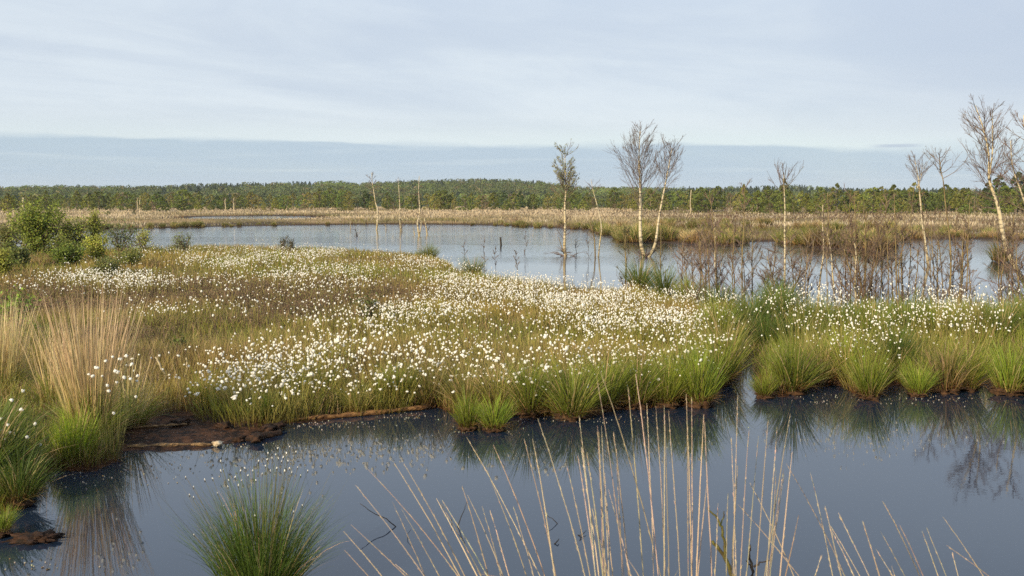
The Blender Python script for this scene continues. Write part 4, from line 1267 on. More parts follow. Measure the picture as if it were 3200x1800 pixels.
def wood(name, label, cat, trunks, crowns, group=None, mat=None, ground=None, foot=None):
    """trunks: (photo points from foot to tip, foot radius, tip radius[, material]); crowns: dicts of branch rules per trunk"""
    fx, fy = trunks[0][0][0]
    p0 = gnd(fx, fy if foot is None else foot, ground if ground is not None else 0.0)
    Y = p0[1]
    t = thing(name, label, cat, tuple(p0), 0, 1, group)
    paths = []
    for tr in trunks:
        pts, r0, r1 = tr[:3]
        W = np.array([at(x, y, Y) for x, y in pts]) - p0
        W[1:, 1] += np.cumsum(rng.normal(0, 0.05, len(W) - 1))
        W = np.vstack([W[0] + (W[0] - W[1])*0.12/max(np.linalg.norm(W[0] - W[1]), .01), W])
        P = smooth_path(W, 18)
        L = np.linspace(0, 1, 18)
        R = r0*(1 - L) + r1*L; R[0] *= 1.15
        mb = MB(); add_tubes(mb, P[None], R[None], TWIGC, 7)
        part('trunk', mb.mesh('trunk', tr[3] if len(tr) > 3 else (mat or M_BIRCH), True), t)
        T = np.gradient(P, axis=0); T /= np.linalg.norm(T, axis=1, keepdims=True)
        paths.append((P, T, R))
    mb, ml = MB(), MB()
    for c in crowns:
        P, T, R = paths[c.get('t', 0)]
        n = c['n']; f = np.sort(U(c['f0'], c['f1'], n)); S = len(P) - 1
        i = np.minimum((f*S).astype(int), S - 1); fr = (f*S - i)[:, None]
        st = P[i]*(1 - fr) + P[i+1]*fr
        az = np.arange(n)*2.4 + U(0, 6.28); ang = np.radians(c.get('ang', 45)*1.12)*U(0.65, 1.3, n)
        h = np.stack([np.cos(az), np.sin(az)*0.9, np.zeros(n)], 1)
        d = T[i]*np.cos(ang)[:, None] + h*np.sin(ang)[:, None]
        rel = (f - c['f0'])/(c['f1'] - c['f0'])
        prof = c.get('prof', (1.0, 0.45))
        ln = c['L']*(prof[0] + (prof[1] - prof[0])*rel)*U(0.65, 1.2, n)
        B, D = grow(st, d/np.linalg.norm(d, axis=1, keepdims=True), ln, 6, c.get('up', 0.12)*.5, 0.10)
        rb = np.maximum(R[i]*0.22, c.get('rb', 0.008))
        rm = c.get('rmin', 0.0035)
        RB = np.maximum(rb[:, None]*np.linspace(1, .22, 7)[None], rm)
        col = c.get('col', TWIGC)
        add_tubes(mb, B, RB, jitter(col, n, 0.2), 4, False)
        tipP = [B[:, 2:].reshape(-1, 3)]
        k1 = int(n*c.get('k', 7)*1.3)
        B2, D2, R2, l2 = offshoots(B, D, RB, k1, 0.15, 1.0, c.get('spread', 0.30), c.get('ls', 0.42), ln, 5, c.get('up2', 0.07), 0.10, rm*.85)
        add_tubes(mb, B2, R2, jitter(np.array(col)*0.95, k1, 0.2), 3, False); tipP.append(B2.reshape(-1, 3))
        if c.get('k2', 0):
            k2 = int(k1*c['k2'])
            B3, D3, R3, l3 = offshoots(B2, D2, R2, k2, 0.2, 1.0, 0.36, 0.6, l2, 4, 0.05, 0.12, rm*0.8)
            add_tubes(mb, B3, R3, jitter(np.array(col)*0.9, k2, 0.2), 3, False); tipP.append(B3.reshape(-1, 3))
        if c.get('leaf', 0):
            tp = np.concatenate(tipP); q = tp[rng.integers(0, len(tp), c['leaf'])] + rng.normal(0, 0.02, (c['leaf'], 3))
            add_leaves(ml, q, U(0.6, 1.2, len(q))*c.get('lsize', 0.022), jitter(c.get('lcol', (0.12, 0.15, 0.035)), len(q), 0.25))
    if mb.n: part('crown', mb.mesh('crown', M_TWIG), t)
    if ml.n: part('leaves', ml.mesh('leaves', M_LEAF), t)
    return t


GB = 'birches standing in the lake'
DR, BRK = M_DARKTWIG, rough_mat('sapling_bark', (0.10, 0.07, 0.035), (0.24, 0.18, 0.08), 9, 0.8, 0.5, 0.2, (1, 1, 0.3))

wood('birch_tree', 'white birch with kinked trunk and small bare top, tallest of the far lake trio', 'tree', [([(1177, 719), (1180, 690), (1179, 650), (1174, 637), (1168, 600), (1163, 570), (1161, 540)], .085, .02)],
     [dict(f0=.62, f1=.98, n=22, L=.85, ang=45, k=7, k2=1.2, rmin=.007, up=.10), dict(f0=.5, f1=.7, n=6, L=.6, ang=55, k=4, rmin=.006)], GB)
wood('birch_tree', 'thin brownish birch between the two white ones of the far trio in the lake', 'tree', [([(1252, 719), (1250, 690), (1249, 640), (1246, 590), (1244, 560)], .07, .014), ([(1256, 719), (1254, 695), (1250, 680)], .05, .02, BRK)],
     [dict(f0=.55, f1=.98, n=16, L=.7, ang=50, k=6, k2=1, rmin=.005), dict(f0=.18, f1=.5, n=10, L=.6, ang=55, k=5, rmin=.005)], GB)
wood('birch_tree', 'white birch forked at its foot beside a broken stub, front one of the far trio', 'tree', [([(1310, 737), (1306, 712), (1305, 692), (1312, 670), (1310, 630), (1308, 590), (1310, 550)], .09, .015), ([(1312, 730), (1316, 700), (1312, 684)], .05, .02)],
     [dict(f0=.5, f1=.98, n=18, L=.55, ang=50, k=6, k2=.8, rmin=.005), dict(f0=.25, f1=.5, n=7, L=.5, ang=60, k=4, rmin=.005)], GB)
wood('dead_snag', 'short pale broken birch stub leaning beside the front birch of the far trio', 'dead tree', [([(1335, 733), (1332, 712), (1328, 690), (1327, 683)], .075, .04), ([(1340, 715), (1343, 706), (1341, 700)], .03, .01, DR)], [dict(f0=.2, f1=.9, n=5, L=.4, ang=70, k=2)])
wood('dead_snag', 'low grey dead bush in the lake left of the kinked white birch', 'dead bush', [([(1115, 737), (1113, 725), (1110, 716)], .05, .015, DR)], [dict(f0=.1, f1=.95, n=14, L=.6, ang=60, k=3, col=(.16, .13, .12), rmin=.006)])
wood('dead_snag', 'thin pale stick standing in the lake left of the low grey dead bush', 'dead tree', [([(1096, 716), (1095, 700), (1094, 692)], .035, .02)], [])
wood('dead_snag', 'tiny pale stump in the lake right of the kinked white birch', 'stump', [([(1206, 719), (1206, 708), (1203, 700)], .045, .02)], [dict(f0=.3, f1=.9, n=4, L=.35, ang=60, k=2, rmin=.005)])
wood('dead_snag', 'tiny pale stump standing left of the forked front birch of the far trio', 'stump', [([(1296, 733), (1293, 720), (1291, 708)], .04, .02)], [dict(f0=.3, f1=.9, n=3, L=.3, ang=60, k=2, rmin=.005)])
wood('wooden_post', 'dark weathered wooden post standing alone in the middle of the lake', 'post', [([(1566, 766), (1565, 756), (1564, 741)], .06, .05, DR)], [])
wood('birch_tree', 'leafy birch with narrow crown and bushy foot, left of the twin-stemmed birch in the lake', 'tree', [([(1768, 800), (1764, 770), (1766, 700), (1765, 640), (1768, 600), (1767, 560), (1764, 470)], .085, .012), ([(1760, 786), (1752, 762), (1746, 742)], .03, .012, BRK)],
     [dict(f0=.60, f1=.99, n=58, L=1.4, ang=42, k=8, k2=1.2, rmin=.005, up=.2, prof=(.75, .45), leaf=1700, lsize=.034, lcol=(.30, .31, .13)), dict(f0=.28, f1=.5, n=16, L=.95, ang=45, k=8, k2=.5, rmin=.004, up=.05), dict(f0=.05, f1=.24, n=16, L=1.1, ang=70, k=6, k2=.5, rmin=.004, up=-.06)], GB)
wood('birch_tree', 'slender bent birch pair in the lake between the leafy birch and the twin-stemmed one', 'tree',
     [([(1870, 802), (1874, 760), (1879, 715), (1872, 670), (1862, 630), (1852, 595), (1846, 560)], .04, .008), ([(1860, 800), (1858, 750), (1852, 725), (1846, 700), (1845, 678)], .04, .01, BRK)],
     [dict(f0=.8, f1=.99, n=8, L=.7, ang=45, k=5, k2=.5, rmin=.004), dict(t=1, f0=.3, f1=.95, n=12, L=.7, ang=50, k=6, k2=.6, rmin=.0035)], GB)
wood('birch_tree', 'tall twin-stemmed white birch with two bare fan-shaped crowns in the middle of the lake', 'tree',
     [([(2013, 802), (2003, 760), (2001, 690), (2001, 620), (1999, 560), (1996, 500), (2000, 410)], .115, .012), ([(2029, 801), (2045, 770), (2052, 735), (2059, 680), (2070, 620), (2082, 560), (2093, 500), (2100, 462)], .085, .012)],
     [dict(f0=.50, f1=.99, n=56, L=2.6, ang=34, k=8, k2=1.3, rmin=.0055, up=.10, prof=(1.0, .25), spread=.32), dict(t=1, f0=.66, f1=.99, n=32, L=1.5, ang=34, k=7, k2=1.1, rmin=.0055, up=.12, prof=(1., .4), spread=.32),
      dict(f0=.03, f1=.14, n=12, L=1.0, ang=55, k=5, k2=.4, rmin=.0035), dict(t=1, f0=.5, f1=.66, n=6, L=.5, ang=60, k=4, rmin=.0045)], GB)

GS = 'bare saplings at the lake edge'


def sapling(lab, px, foot, top, lean=0, n=16, L=.7, col=(.17, .122, .092), leaf=0, lcol=(.16, .17, .05), r=.02, bark=None, f0=.16, name='birch_sapling', lsz=.018, k=7, ang=38):
    n = int(n*1.25); L = L*1.1; r = r*1.15; top = top - 22
    pts = [(px, foot), (px + lean*.3 + U(-4, 4), foot*.6 + top*.4), (px + lean*.7 + U(-4, 4), foot*.3 + top*.7), (px + lean, top)]
    return wood(name, lab, 'sapling', [(pts, r, .006, bark or BRK)], [dict(f0=f0, f1=.98, n=n, L=L, ang=ang, k=k, k2=1.1, rmin=.0046, up=.12, col=col, leaf=leaf, lcol=lcol, lsize=lsz)], GS)


sapling('greenish bushy sapling rising before the foot of the twin-stemmed birch, on its left', 1954, 900, 735, 4, 26, .45, (.13, .11, .06), 160, r=.03)
sapling('leafy thin sapling directly right of the foot of the twin-stemmed birch', 2066, 880, 735, -3, 18, .35, (.12, .10, .06), 160, (.17, .13, .06))
sapling('forked bare sapling with a wide twig fan right of the leafy thin sapling', 2130, 890, 770, 6, 10, .8, r=.016)
sapling('dark thin sapling, left one of the close trio right of the twin-stemmed birch', 2188, 900, 735, -2, 18, .5)
sapling('straight brown sapling in the middle of the close trio', 2218, 925, 690, -6, 20, .55, r=.026)
sapling('white-barked sapling, right one of the close trio', 2240, 915, 715, -8, 16, .55, bark=M_BIRCH, r=.024)
sapling('brown slender sapling standing alone left of the bushy birch', 2351, 935, 735, 0, 20, .6, r=.022)
sapling('short two-stemmed sapling with brown leaf tufts before the slender one', 2292, 935, 800, 4, 12, .4, leaf=60, lcol=(.16, .10, .05))
wood('birch_tree', 'tall thin birch with a lone sky-high bare tip above a many-branched bushy foot', 'tree', [([(2452, 958), (2449, 880), (2452, 800), (2450, 720), (2450, 650), (2446, 590), (2444, 540)], .036, .006), ([(2430, 952), (2432, 920), (2415, 860), (2398, 800)], .03, .008, BRK), ([(2456, 950), (2475, 910), (2497, 860), (2503, 800)], .03, .008, BRK), ([(2412, 955), (2410, 915), (2385, 865)], .022, .006, BRK)],
     [dict(f0=.80, f1=.99, n=12, L=.75, ang=35, k=6, k2=.8, rmin=.0035, up=.12), dict(f0=.10, f1=.55, n=30, L=.8, ang=55, k=8, k2=.8, rmin=.0045), dict(t=1, f0=.3, f1=.98, n=20, L=.7, ang=45, k=8, k2=.8, rmin=.0045), dict(t=2, f0=.3, f1=.98, n=20, L=.7, ang=45, k=8, k2=.8, rmin=.0045), dict(t=3, f0=.3, f1=.98, n=16, L=.6, ang=50, k=8, k2=.6, rmin=.0045)], GB)
wood('birch_tree', 'thin white birch with a bend half-way up, right of the bushy birch', 'tree', [([(2555, 955), (2562, 870), (2571, 790), (2568, 740), (2566, 690), (2566, 640)], .03, .008)], [dict(f0=.15, f1=.98, n=26, L=.5, ang=50, k=6, k2=.6, rmin=.0045, leaf=120, lcol=(.13, .14, .05), lsize=.02)], GB)
sapling('pale yellow-barked sapling leaning left over the far cotton heads', 2610, 960, 735, -28, 18, .5, bark=M_BIRCH, r=.028)
sapling('brown sapling leaning left behind the pale yellow-barked one', 2630, 950, 790, -20, 14, .5)
wood('willow_shrub', 'dense brown many-stemmed bush standing at the lake edge, the widest of the bare ones', 'shrub',
     [([(2705, 965), (2702, 900), (2704, 820), (2700, 740), (2705, 660)], .05, .008, BRK), ([(2698, 962), (2690, 900), (2680, 800), (2672, 700), (2665, 600)], .03, .006, BRK), ([(2676, 955), (2672, 880), (2674, 800), (2668, 745)], .03, .008, M_BIRCH), ([(2712, 960), (2722, 880), (2740, 800), (2752, 700)], .03, .006, BRK), ([(2690, 962), (2672, 900), (2650, 820), (2640, 760)], .024, .006, BRK)],
     [dict(t=i, f0=.15, f1=.98, n=24, L=.75, ang=34, k=7, k2=.8, rmin=.0042, up=.14, col=(.18, .125, .085)) for i in range(5)], GB)
sapling('brown sapling right of the dense many-stemmed bush with reddish leaf tufts', 2822, 955, 740, -4, 20, .5, leaf=120, lcol=(.26, .12, .07), r=.03, lsz=.02)
sapling('thin grey sapling close right of the dense many-stemmed bush', 2790, 955, 775, -2, 16, .45, leaf=60, lcol=(.26, .12, .07))
sapling('knee-high russet sapling between the dense bush and the curved white birch', 2862, 955, 800, 3, 14, .4, leaf=80, lcol=(.28, .13, .08))
wood('birch_tree', 'white birch with a gently curved clean trunk and forked bare tip, mirrored in the water', 'tree', [([(2901, 832), (2893, 785), (2886, 730), (2880, 680), (2874, 620), (2869, 575), (2862, 540), (2853, 500)], .065, .008), ([(2869, 578), (2878, 545), (2882, 510)], .02, .006)],
     [dict(f0=.76, f1=.99, n=16, L=.9, ang=35, k=7, k2=1, rmin=.0045, up=.12), dict(t=1, f0=.1, f1=.98, n=10, L=.7, ang=35, k=6, k2=1, rmin=.0045)], GB)
wood('birch_tree', 'slim grey birch with a drooping forked top right of the curved white birch', 'tree', [([(2963, 958), (2964, 880), (2966, 800), (2968, 720), (2960, 640), (2953, 570), (2945, 530), (2940, 490)], .03, .006, BRK)],
     [dict(f0=.78, f1=.99, n=12, L=.75, ang=50, k=6, k2=.8, rmin=.0035), dict(f0=.1, f1=.6, n=26, L=.5, ang=50, k=6, k2=.6, rmin=.0045)], GB)
sapling('brown sapling with dense side twigs left of the slim grey birch', 2930, 950, 760, 2, 20, .5, r=.022)
sapling('bushy brown sapling right of the slim grey birch', 3000, 955, 765, 10, 22, .6, leaf=40, r=.03)
wood('birch_tree', 'large white birch leaning left with a broad bare crown at the right of the lake', 'tree', [([(3236, 940), (3205, 880), (3172, 825), (3142, 765), (3126, 710), (3124, 660), (3112, 620), (3098, 575), (3092, 540), (3088, 480), (3072, 410), (3046, 330)], .085, .010), ([(3092, 545), (3095, 480), (3098, 420), (3090, 350)], .03, .007)],
     [dict(f0=.60, f1=.99, n=34, L=1.35, ang=40, k=8, k2=1.3, rmin=.0042, up=.13, prof=(1., .45)), dict(t=1, f0=.1, f1=.99, n=18, L=.85, ang=40, k=7, k2=1.2, rmin=.0042, up=.12), dict(f0=.5, f1=.62, n=9, L=1.0, ang=65, k=7, k2=.8, rmin=.0035)], GB)
wood('birch_tree', 'bare birch with hanging twigs at the right photo edge behind the large leaning one', 'tree', [([(3225, 960), (3218, 850), (3222, 720), (3215, 600), (3205, 480), (3196, 360)], .07, .010), ([(3218, 680), (3190, 600), (3160, 520), (3150, 440)], .03, .007)],
     [dict(f0=.45, f1=.99, n=30, L=1.1, ang=45, k=8, k2=1.2, rmin=.0042, up=.10), dict(t=1, f0=.2, f1=.99, n=18, L=.9, ang=45, k=7, k2=1.1, rmin=.0042), dict(f0=.05, f1=.45, n=30, L=.9, ang=60, k=9, k2=.9, rmin=.0045)], GB)
sapling('dark twiggy thicket sapling under the large leaning birch', 3130, 965, 770, 12, 20, .6, k=7, r=.025)
sapling('dark bare bush before the right photo edge under the hanging birch', 3180, 975, 780, -4, 20, .6, k=7, r=.028, leaf=50, lcol=(.2, .1, .05))
for px in (2150, 2172, 2182, 2200, 2208, 2228, 2300, 2312, 2250, 2330, 2400, 2478, 2505, 2528, 2580, 2640, 2652, 2685, 2720, 2730, 2745, 2760, 2775, 2800, 2810, 2838, 2880, 2905, 2922, 2946, 2980, 2990, 3012, 3030, 3118, 3150, 3165, 3195):
    sapling('thin bare brown sapling, one of the many filling the gaps along the lake edge', px + U(-8, 8), U(935, 975), U(680, 810) - (80 if U(0, 1) < .35 else 0) - (30 if px > 2600 else 0), U(-30, 30), int(U(10, 20)), U(.3, .6), r=U(.012, .020), leaf=int(U(0, 1.6))*40, lcol=(.22, .13, .07))
for i, (px, fy, top, lab) in enumerate([(1450, 830, 770, 'thin leafless shoots in the lake left of the green pointed sedge hump'), (1512, 855, 770, 'small brown dead shrublet right of the green pointed sedge hump'), (1550, 850, 792, 'tiny twiggy plant in the lake below the wooden post'),
                                       (1615, 880, 805, 'cotton-topped brown shrublet at the edge of the lake'), (1640, 790, 745, 'faint thin twigs standing in open water right of the wooden post'), (1802, 797, 765, 'short stick beside the foot of the leafy birch'), (1840, 805, 745, 'dark stick left of the slender bent birch pair')]):
    sapling(lab, px, fy, top, U(-4, 4), 8, .22, (.16, .11, .08), 30 if i in (1, 2, 3) else 0, (.16, .12, .07), .006, DR, lsz=.016)


# ------------------------------------------------------------------ shrubs at the left end of the meadow
def shrub(name, label, px, foot, top, wpx, leaves, lcol, lsize, cat='shrub', n=7, shape=.55, group=None):
    p0 = gnd(px, foot, 0.12); Y = p0[1]; m = Y/FPX
    h = at(px, top, Y)[2] - p0[2]; r = wpx*m/2*1.02; leaves = int(leaves*1.5)
    t = thing(name, label, cat, (p0[0], p0[1], min(0.14, max(0, ground_z(*p0[:2])))), 0, 1, group)
    mb, ml = MB(), MB()
    az = np.arange(n)*2.4 + U(0, 6); sp = U(0.1, 0.75, n)*r/h*1.2
    d = np.stack([np.cos(az)*sp, np.sin(az)*sp, np.ones(n)], 1); d /= np.linalg.norm(d, axis=1, keepdims=True)
    ln = h*U(0.75, 1.02, n)
    st = np.column_stack([rng.normal(0, r*.12, (n, 2)), np.zeros(n)])
    B, D = grow(st, d, ln, 7, 0.06, 0.12)
    RB = np.maximum(0.012 + 0.012*h, 0)*np.linspace(1, .25, 8)[None].repeat(n, 0)
    add_tubes(mb, B, RB, jitter((.14, .10, .06), n), 5, False)
    k = n*14
    B2, D2, R2, l2 = offshoots(B, D, RB, k, 0.12, 1.0, 0.75, shape, ln, 5, 0.06, 0.2, .004)
    add_tubes(mb, B2, R2, jitter((.13, .09, .06), k), 3, False)
    tp = np.concatenate([B2[:, 1:].reshape(-1, 3), B[:, 3:].reshape(-1, 3)])
    q = tp[rng.integers(0, len(tp), leaves)] + rng.normal(0, 0.045 + r*0.05, (leaves, 3))
    q[:, 2] = np.abs(q[:, 2])
    c = jitter(lcol, leaves, 0.22)
    ctr = np.array([0, 0, h*.4]); o_ = q - ctr; o_ /= np.linalg.norm(o_, axis=1, keepdims=True) + 1e-6
    add_leaves(ml, q, lsize*1.2*U(.6, 1.2, leaves), c, o_, 0.25)
    part('stems', mb.mesh('stems', M_TWIG), t)
    part('leaves', ml.mesh('leaves', M_LEAF), t)
    return t


LG, LY, LB = (.19, .235, .038), (.29, .31, .055), (.16, .19, .065)
GL = 'shrubs at the left end of the meadow'
shrub('willow_shrub', 'large rounded dense green bush at the left end of the lake', 120, 808, 655, 155, 5200, LG, .042, n=11, group=GL)
shrub('birch_shrub', 'yellow-green shrub top rising behind the large rounded bush', 95, 785, 645, 110, 1800, LY, .045, group=GL)
shrub('birch_shrub', 'loose yellow-green birch shrub right of the large rounded bush', 300, 800, 672, 90, 1500, LY, .036, group=GL)
shrub('birch_shrub', 'airy light green birch shrub between the large bush and the loose yellow one', 240, 805, 690, 90, 1200, LY, .036, group=GL)
shrub('birch_shrub', 'low green shrub before the airy light green one', 215, 850, 770, 120, 1900, LG, .034, group=GL)
shrub('birch_shrub', 'bushy yellow-green shrub before the loose birch shrub', 300, 828, 740, 110, 1700, LY, .034, group=GL)
shrub('birch_shrub', 'small upright leafy shrub with its top against the lake, right of the loose birch shrub', 450, 800, 716, 55, 520, LY, .030, group=GL)
shrub('pine_sapling', 'young pine with one bare leader beside the small upright leafy shrub', 375, 815, 716, 60, 900, LB, .032, 'sapling', 5, .7, group=GL)
shrub('birch_shrub', 'spreading grey-green plant at the lake edge of the meadow', 575, 800, 727, 80, 480, (.18, .22, .10), .030, group=GL)
shrub('pine_sapling', 'tiny dark pine seedling poking out of the far cotton heads', 886, 800, 738, 26, 260, (.07, .07, .035), .026, 'sapling', 3, .5, group=GL)
shrub('pine_sapling', 'second tiny pine seedling right of the darker one among the far cotton heads', 912, 802, 754, 24, 200, (.09, .09, .04), .026, 'sapling', 3, .5, group=GL)
shrub('birch_shrub', 'low bush under the right side of the large rounded bush', 190, 835, 745, 110, 1700, (.18, .20, .04), .034, group=GL)
shrub('birch_shrub', 'yellow-green shrub cut by the left edge of the photo below the large rounded bush', 5, 875, 790, 90, 1500, LY, .034, group=GL)
shrub('birch_shrub', 'olive bush at the left photo edge in front of the pale heath patch', 60, 850, 775, 120, 1700, (.15, .165, .045), .034, group=GL)
shrub('birch_shrub', 'flat green bush low among the cotton heads on the left', 400, 850, 780, 130, 1300, (.18, .20, .05), .030, group=GL)
shrub('birch_shrub', 'light leafy shoot rising behind the upright tan tussock at the left', 55, 1085, 935, 75, 420, (.20, .29, .04), .030, n=6, group=GL)
shrub('birch_shrub', 'little leafy birch shoot in the heather above the bent white sticks', 560, 1135, 1075, 60, 220, (.14, .16, .04), .022, n=5, group=GL)
shrub('birch_shrub', 'faint green shoot among the heather in the middle of the meadow', 1150, 1030, 930, 70, 260, (.13, .16, .045), .026, n=5, group=GL)
shrub('birch_shrub', 'olive thicket at the left photo edge level with the lake, left of the rounded bush', 15, 800, 700, 150, 2200, (.17, .18, .05), .036, group=GL)
shrub('birch_shrub', 'olive bush filling the gap right beside the large rounded bush', 205, 806, 715, 120, 1900, (.17, .19, .045), .036, group=GL)
shrub('birch_shrub', 'dull green low bush in the heather under the loose birch shrub', 330, 880, 815, 150, 1500, (.16, .17, .05), .030, group=GL)
wood('dead_snag', 'bare broken birch trunk sticking out of the bushes at the far left', 'dead tree', [([(74, 760), (76, 690), (78, 665), (72, 640), (73, 618)], .085, .05)], [dict(f0=.6, f1=.95, n=3, L=.25, ang=60, k=1)], None, None, 0.1)

# ------------------------------------------------------------------ the far bog: dry grass, tussock banks, heath
def far_grass():
    mb = MB(); md = MB()
    n = 120000
    r = 48*(290/48)**rng.random(n); a = U(-36, 36, n)*PI/180
    X, Y = np.sin(a)*r, np.cos(a)*r
    df = np.minimum(signed(FARLAND, X, Y), -signed(POND, X, Y))
    ok = df > 0.25
    X, Y, df = X[ok], Y[ok], df[ok]; n = len(X)
    Z = terrain(X, Y); px, py = to_px(np.stack([X, Y, Z], 1))
    pat = vnoise(X*.4, Y, 11)*.6 + vnoise(X*.6, Y, 4)*.4
    R = np.hypot(X, Y)
    right = np.clip((px - 1850)/250, 0, 1)
    shore = np.exp(-df/np.where(right > .5, 12, 10))
    dry = np.clip(1.1 - shore*1.0 + (pat - .5)*2.4 - 0.75*right, 0, 1)
    c1 = lerpc((0.17, 0.165, 0.05), (0.52, 0.43, 0.30), dry); c0 = lerpc((0.085, 0.07, 0.025), (0.34, 0.26, 0.16), dry)
    heath = (vnoise(X*.35 + 300, Y, 8) > .60 - 0.26*right) & (df > 4) & (rng.random(n) < .35 + .4*right)
    c1[heath] = (0.125, 0.08, 0.055); c0[heath] = (0.07, 0.045, 0.03)
    cot = (vnoise(X*.4, Y + 200, 8) > .60) & (df > 5) & (rng.random(n) < .18 + .14*right)
    c1[cot] = (0.62, 0.56, 0.46)
    wet = (df < 1.5) & (rng.random(n) < .6); c0[wet] = (0.10, 0.05, 0.025); c1[wet] = (0.13, 0.075, 0.03)
    k = np.clip(1 + .18*rng.standard_normal((n, 1)), .5, 1.5)
    h = U(.20, .50, n)*np.where(heath, .6, 1)*(0.8 + 0.5*pat)*np.where((px > 450) & (px < 1060) & (R > 92) & (R < 140), .45, 1)
    add_blades(mb, np.stack([X, Y, Z - .03], 1), U(0, 6.28, n), np.abs(rng.normal(.12, .2, n)), U(.1, .9, n), h, np.maximum(.02, R*.00062), c0*k, c1*k, 2)
    o = link('dry_bog_grass', mb.mesh('dry_bog_grass', M_FAR)); tag(o, None, None, None, 'stuff')


far_grass()
RV = [tussock_mesh('leaves', 300, .5, .7, 1.15, .55, (.10, .115, .03), (.20, .215, .055), .028, .6, .22, 3, mat=M_FAR) for _ in range(3)]
RB_ = [tussock_mesh('leaves', 260, .5, .6, 1.0, .6, (.12, .08, .03), (.22, .16, .07), .028, .6, .4, 3, mat=M_FAR) for _ in range(2)]
RT = [tussock_mesh('leaves', 260, .5, .5, .9, .6, (.22, .17, .08), (.40, .32, .18), .028, .6, .5, 3, mat=M_FAR) for _ in range(2)]
RUSHLAB = {'g': ('green rush tussock on the low bank behind the twin-stemmed birch and the bare saplings', 'green rush tussocks on the bank across the lake'),
           'b': ('brownish rush tussock on the low bank behind the twin-stemmed birch and the bare saplings', 'brown rush tussocks on the bank across the lake'),
           't': ('straw-coloured grass tussock on the low bank across the lake', 'straw-coloured tussocks on the bank across the lake'),
           's': ('small greenish tussock along the far straight shore of the lake', 'small tussocks on the far straight shore')}
rp = {}


def rush(k, me, p, rot, s):
    if (k, me.name) not in rp:
        t = thing('rush_tussock', RUSHLAB[k][0], 'tussock', p, rot, s, RUSHLAB[k][1]); part('leaves', me, t); rp[k, me.name] = t
        return t
    return dup(rp[k, me.name], p, rot, s)


def put_rush(x0, y0, x1, y1, n, kinds, smin, smax, jy=5):
    for _ in range(n):
        f = U(0, 1); p = gnd(x0 + (x1 - x0)*f, y0 + (y1 - y0)*f - abs(rng.normal(0, jy)))
        if signed(FARLAND, p[:1], p[1:2])[0] < 0.0: continue
        k = kinds[int(rng.integers(0, len(kinds)))]
        me = {'g': RV, 's': RV, 'b': RB_, 't': RT}[k][int(rng.integers(0, 2))]
        s = U(smin, smax)*.78
        rush(k, me, (p[0], p[1], ground_z(*p[:2]) - .02), U(0, 6), (s, s, s*U(.8, 1.1)))


put_rush(1850, 718, 1945, 756, 14, 'gg', .8, 1.2); put_rush(1945, 757, 2090, 756, 16, 'ggb', .8, 1.3); put_rush(2090, 757, 2290, 767, 20, 'ggbt', .8, 1.3)
put_rush(2290, 767, 2500, 764, 20, 'gbt', .8, 1.2); put_rush(2500, 765, 2760, 784, 30, 'gbgg', .9, 1.4); put_rush(2700, 783, 2790, 768, 8, 'tgg', 1.0, 1.4)
put_rush(1900, 722, 2800, 735, 34, 'gbgb', .8, 1.2, 8); put_rush(2800, 748, 3250, 752, 24, 'gbbt', .6, 1.0); put_rush(600, 710, 1600, 706, 60, 'sss', .35, .7, 2); put_rush(300, 719, 640, 710, 16, 's', .5, .8, 2); put_rush(1600, 708, 1850, 718, 18, 'ss', .5, .8, 2)
p = gnd(3128, 816, .0)
t = thing('rush_tussock', 'lone round olive tussock in the lake beside the large leaning birch', 'tussock', (p[0], p[1], .0), 0, (.72, .72, .85)); part('leaves', RV[2], t)
wood('dead_snag', 'heap of brown brush with a pale log on the far shore near the leafy birch', 'dead brush', [([(1535, 700), (1570, 703), (1620, 706)], .06, .03, M_DEADWOOD), ([(1600, 706), (1608, 690), (1612, 680)], .03, .01, BRK)], [dict(t=0, f0=.3, f1=.98, n=34, L=1.6, ang=70, k=7, k2=.8, rmin=.012, col=(.20, .125, .085)), dict(t=1, f0=.1, f1=.95, n=16, L=1.2, ang=50, k=6, k2=.6, rmin=.012, col=(.20, .13, .085))])

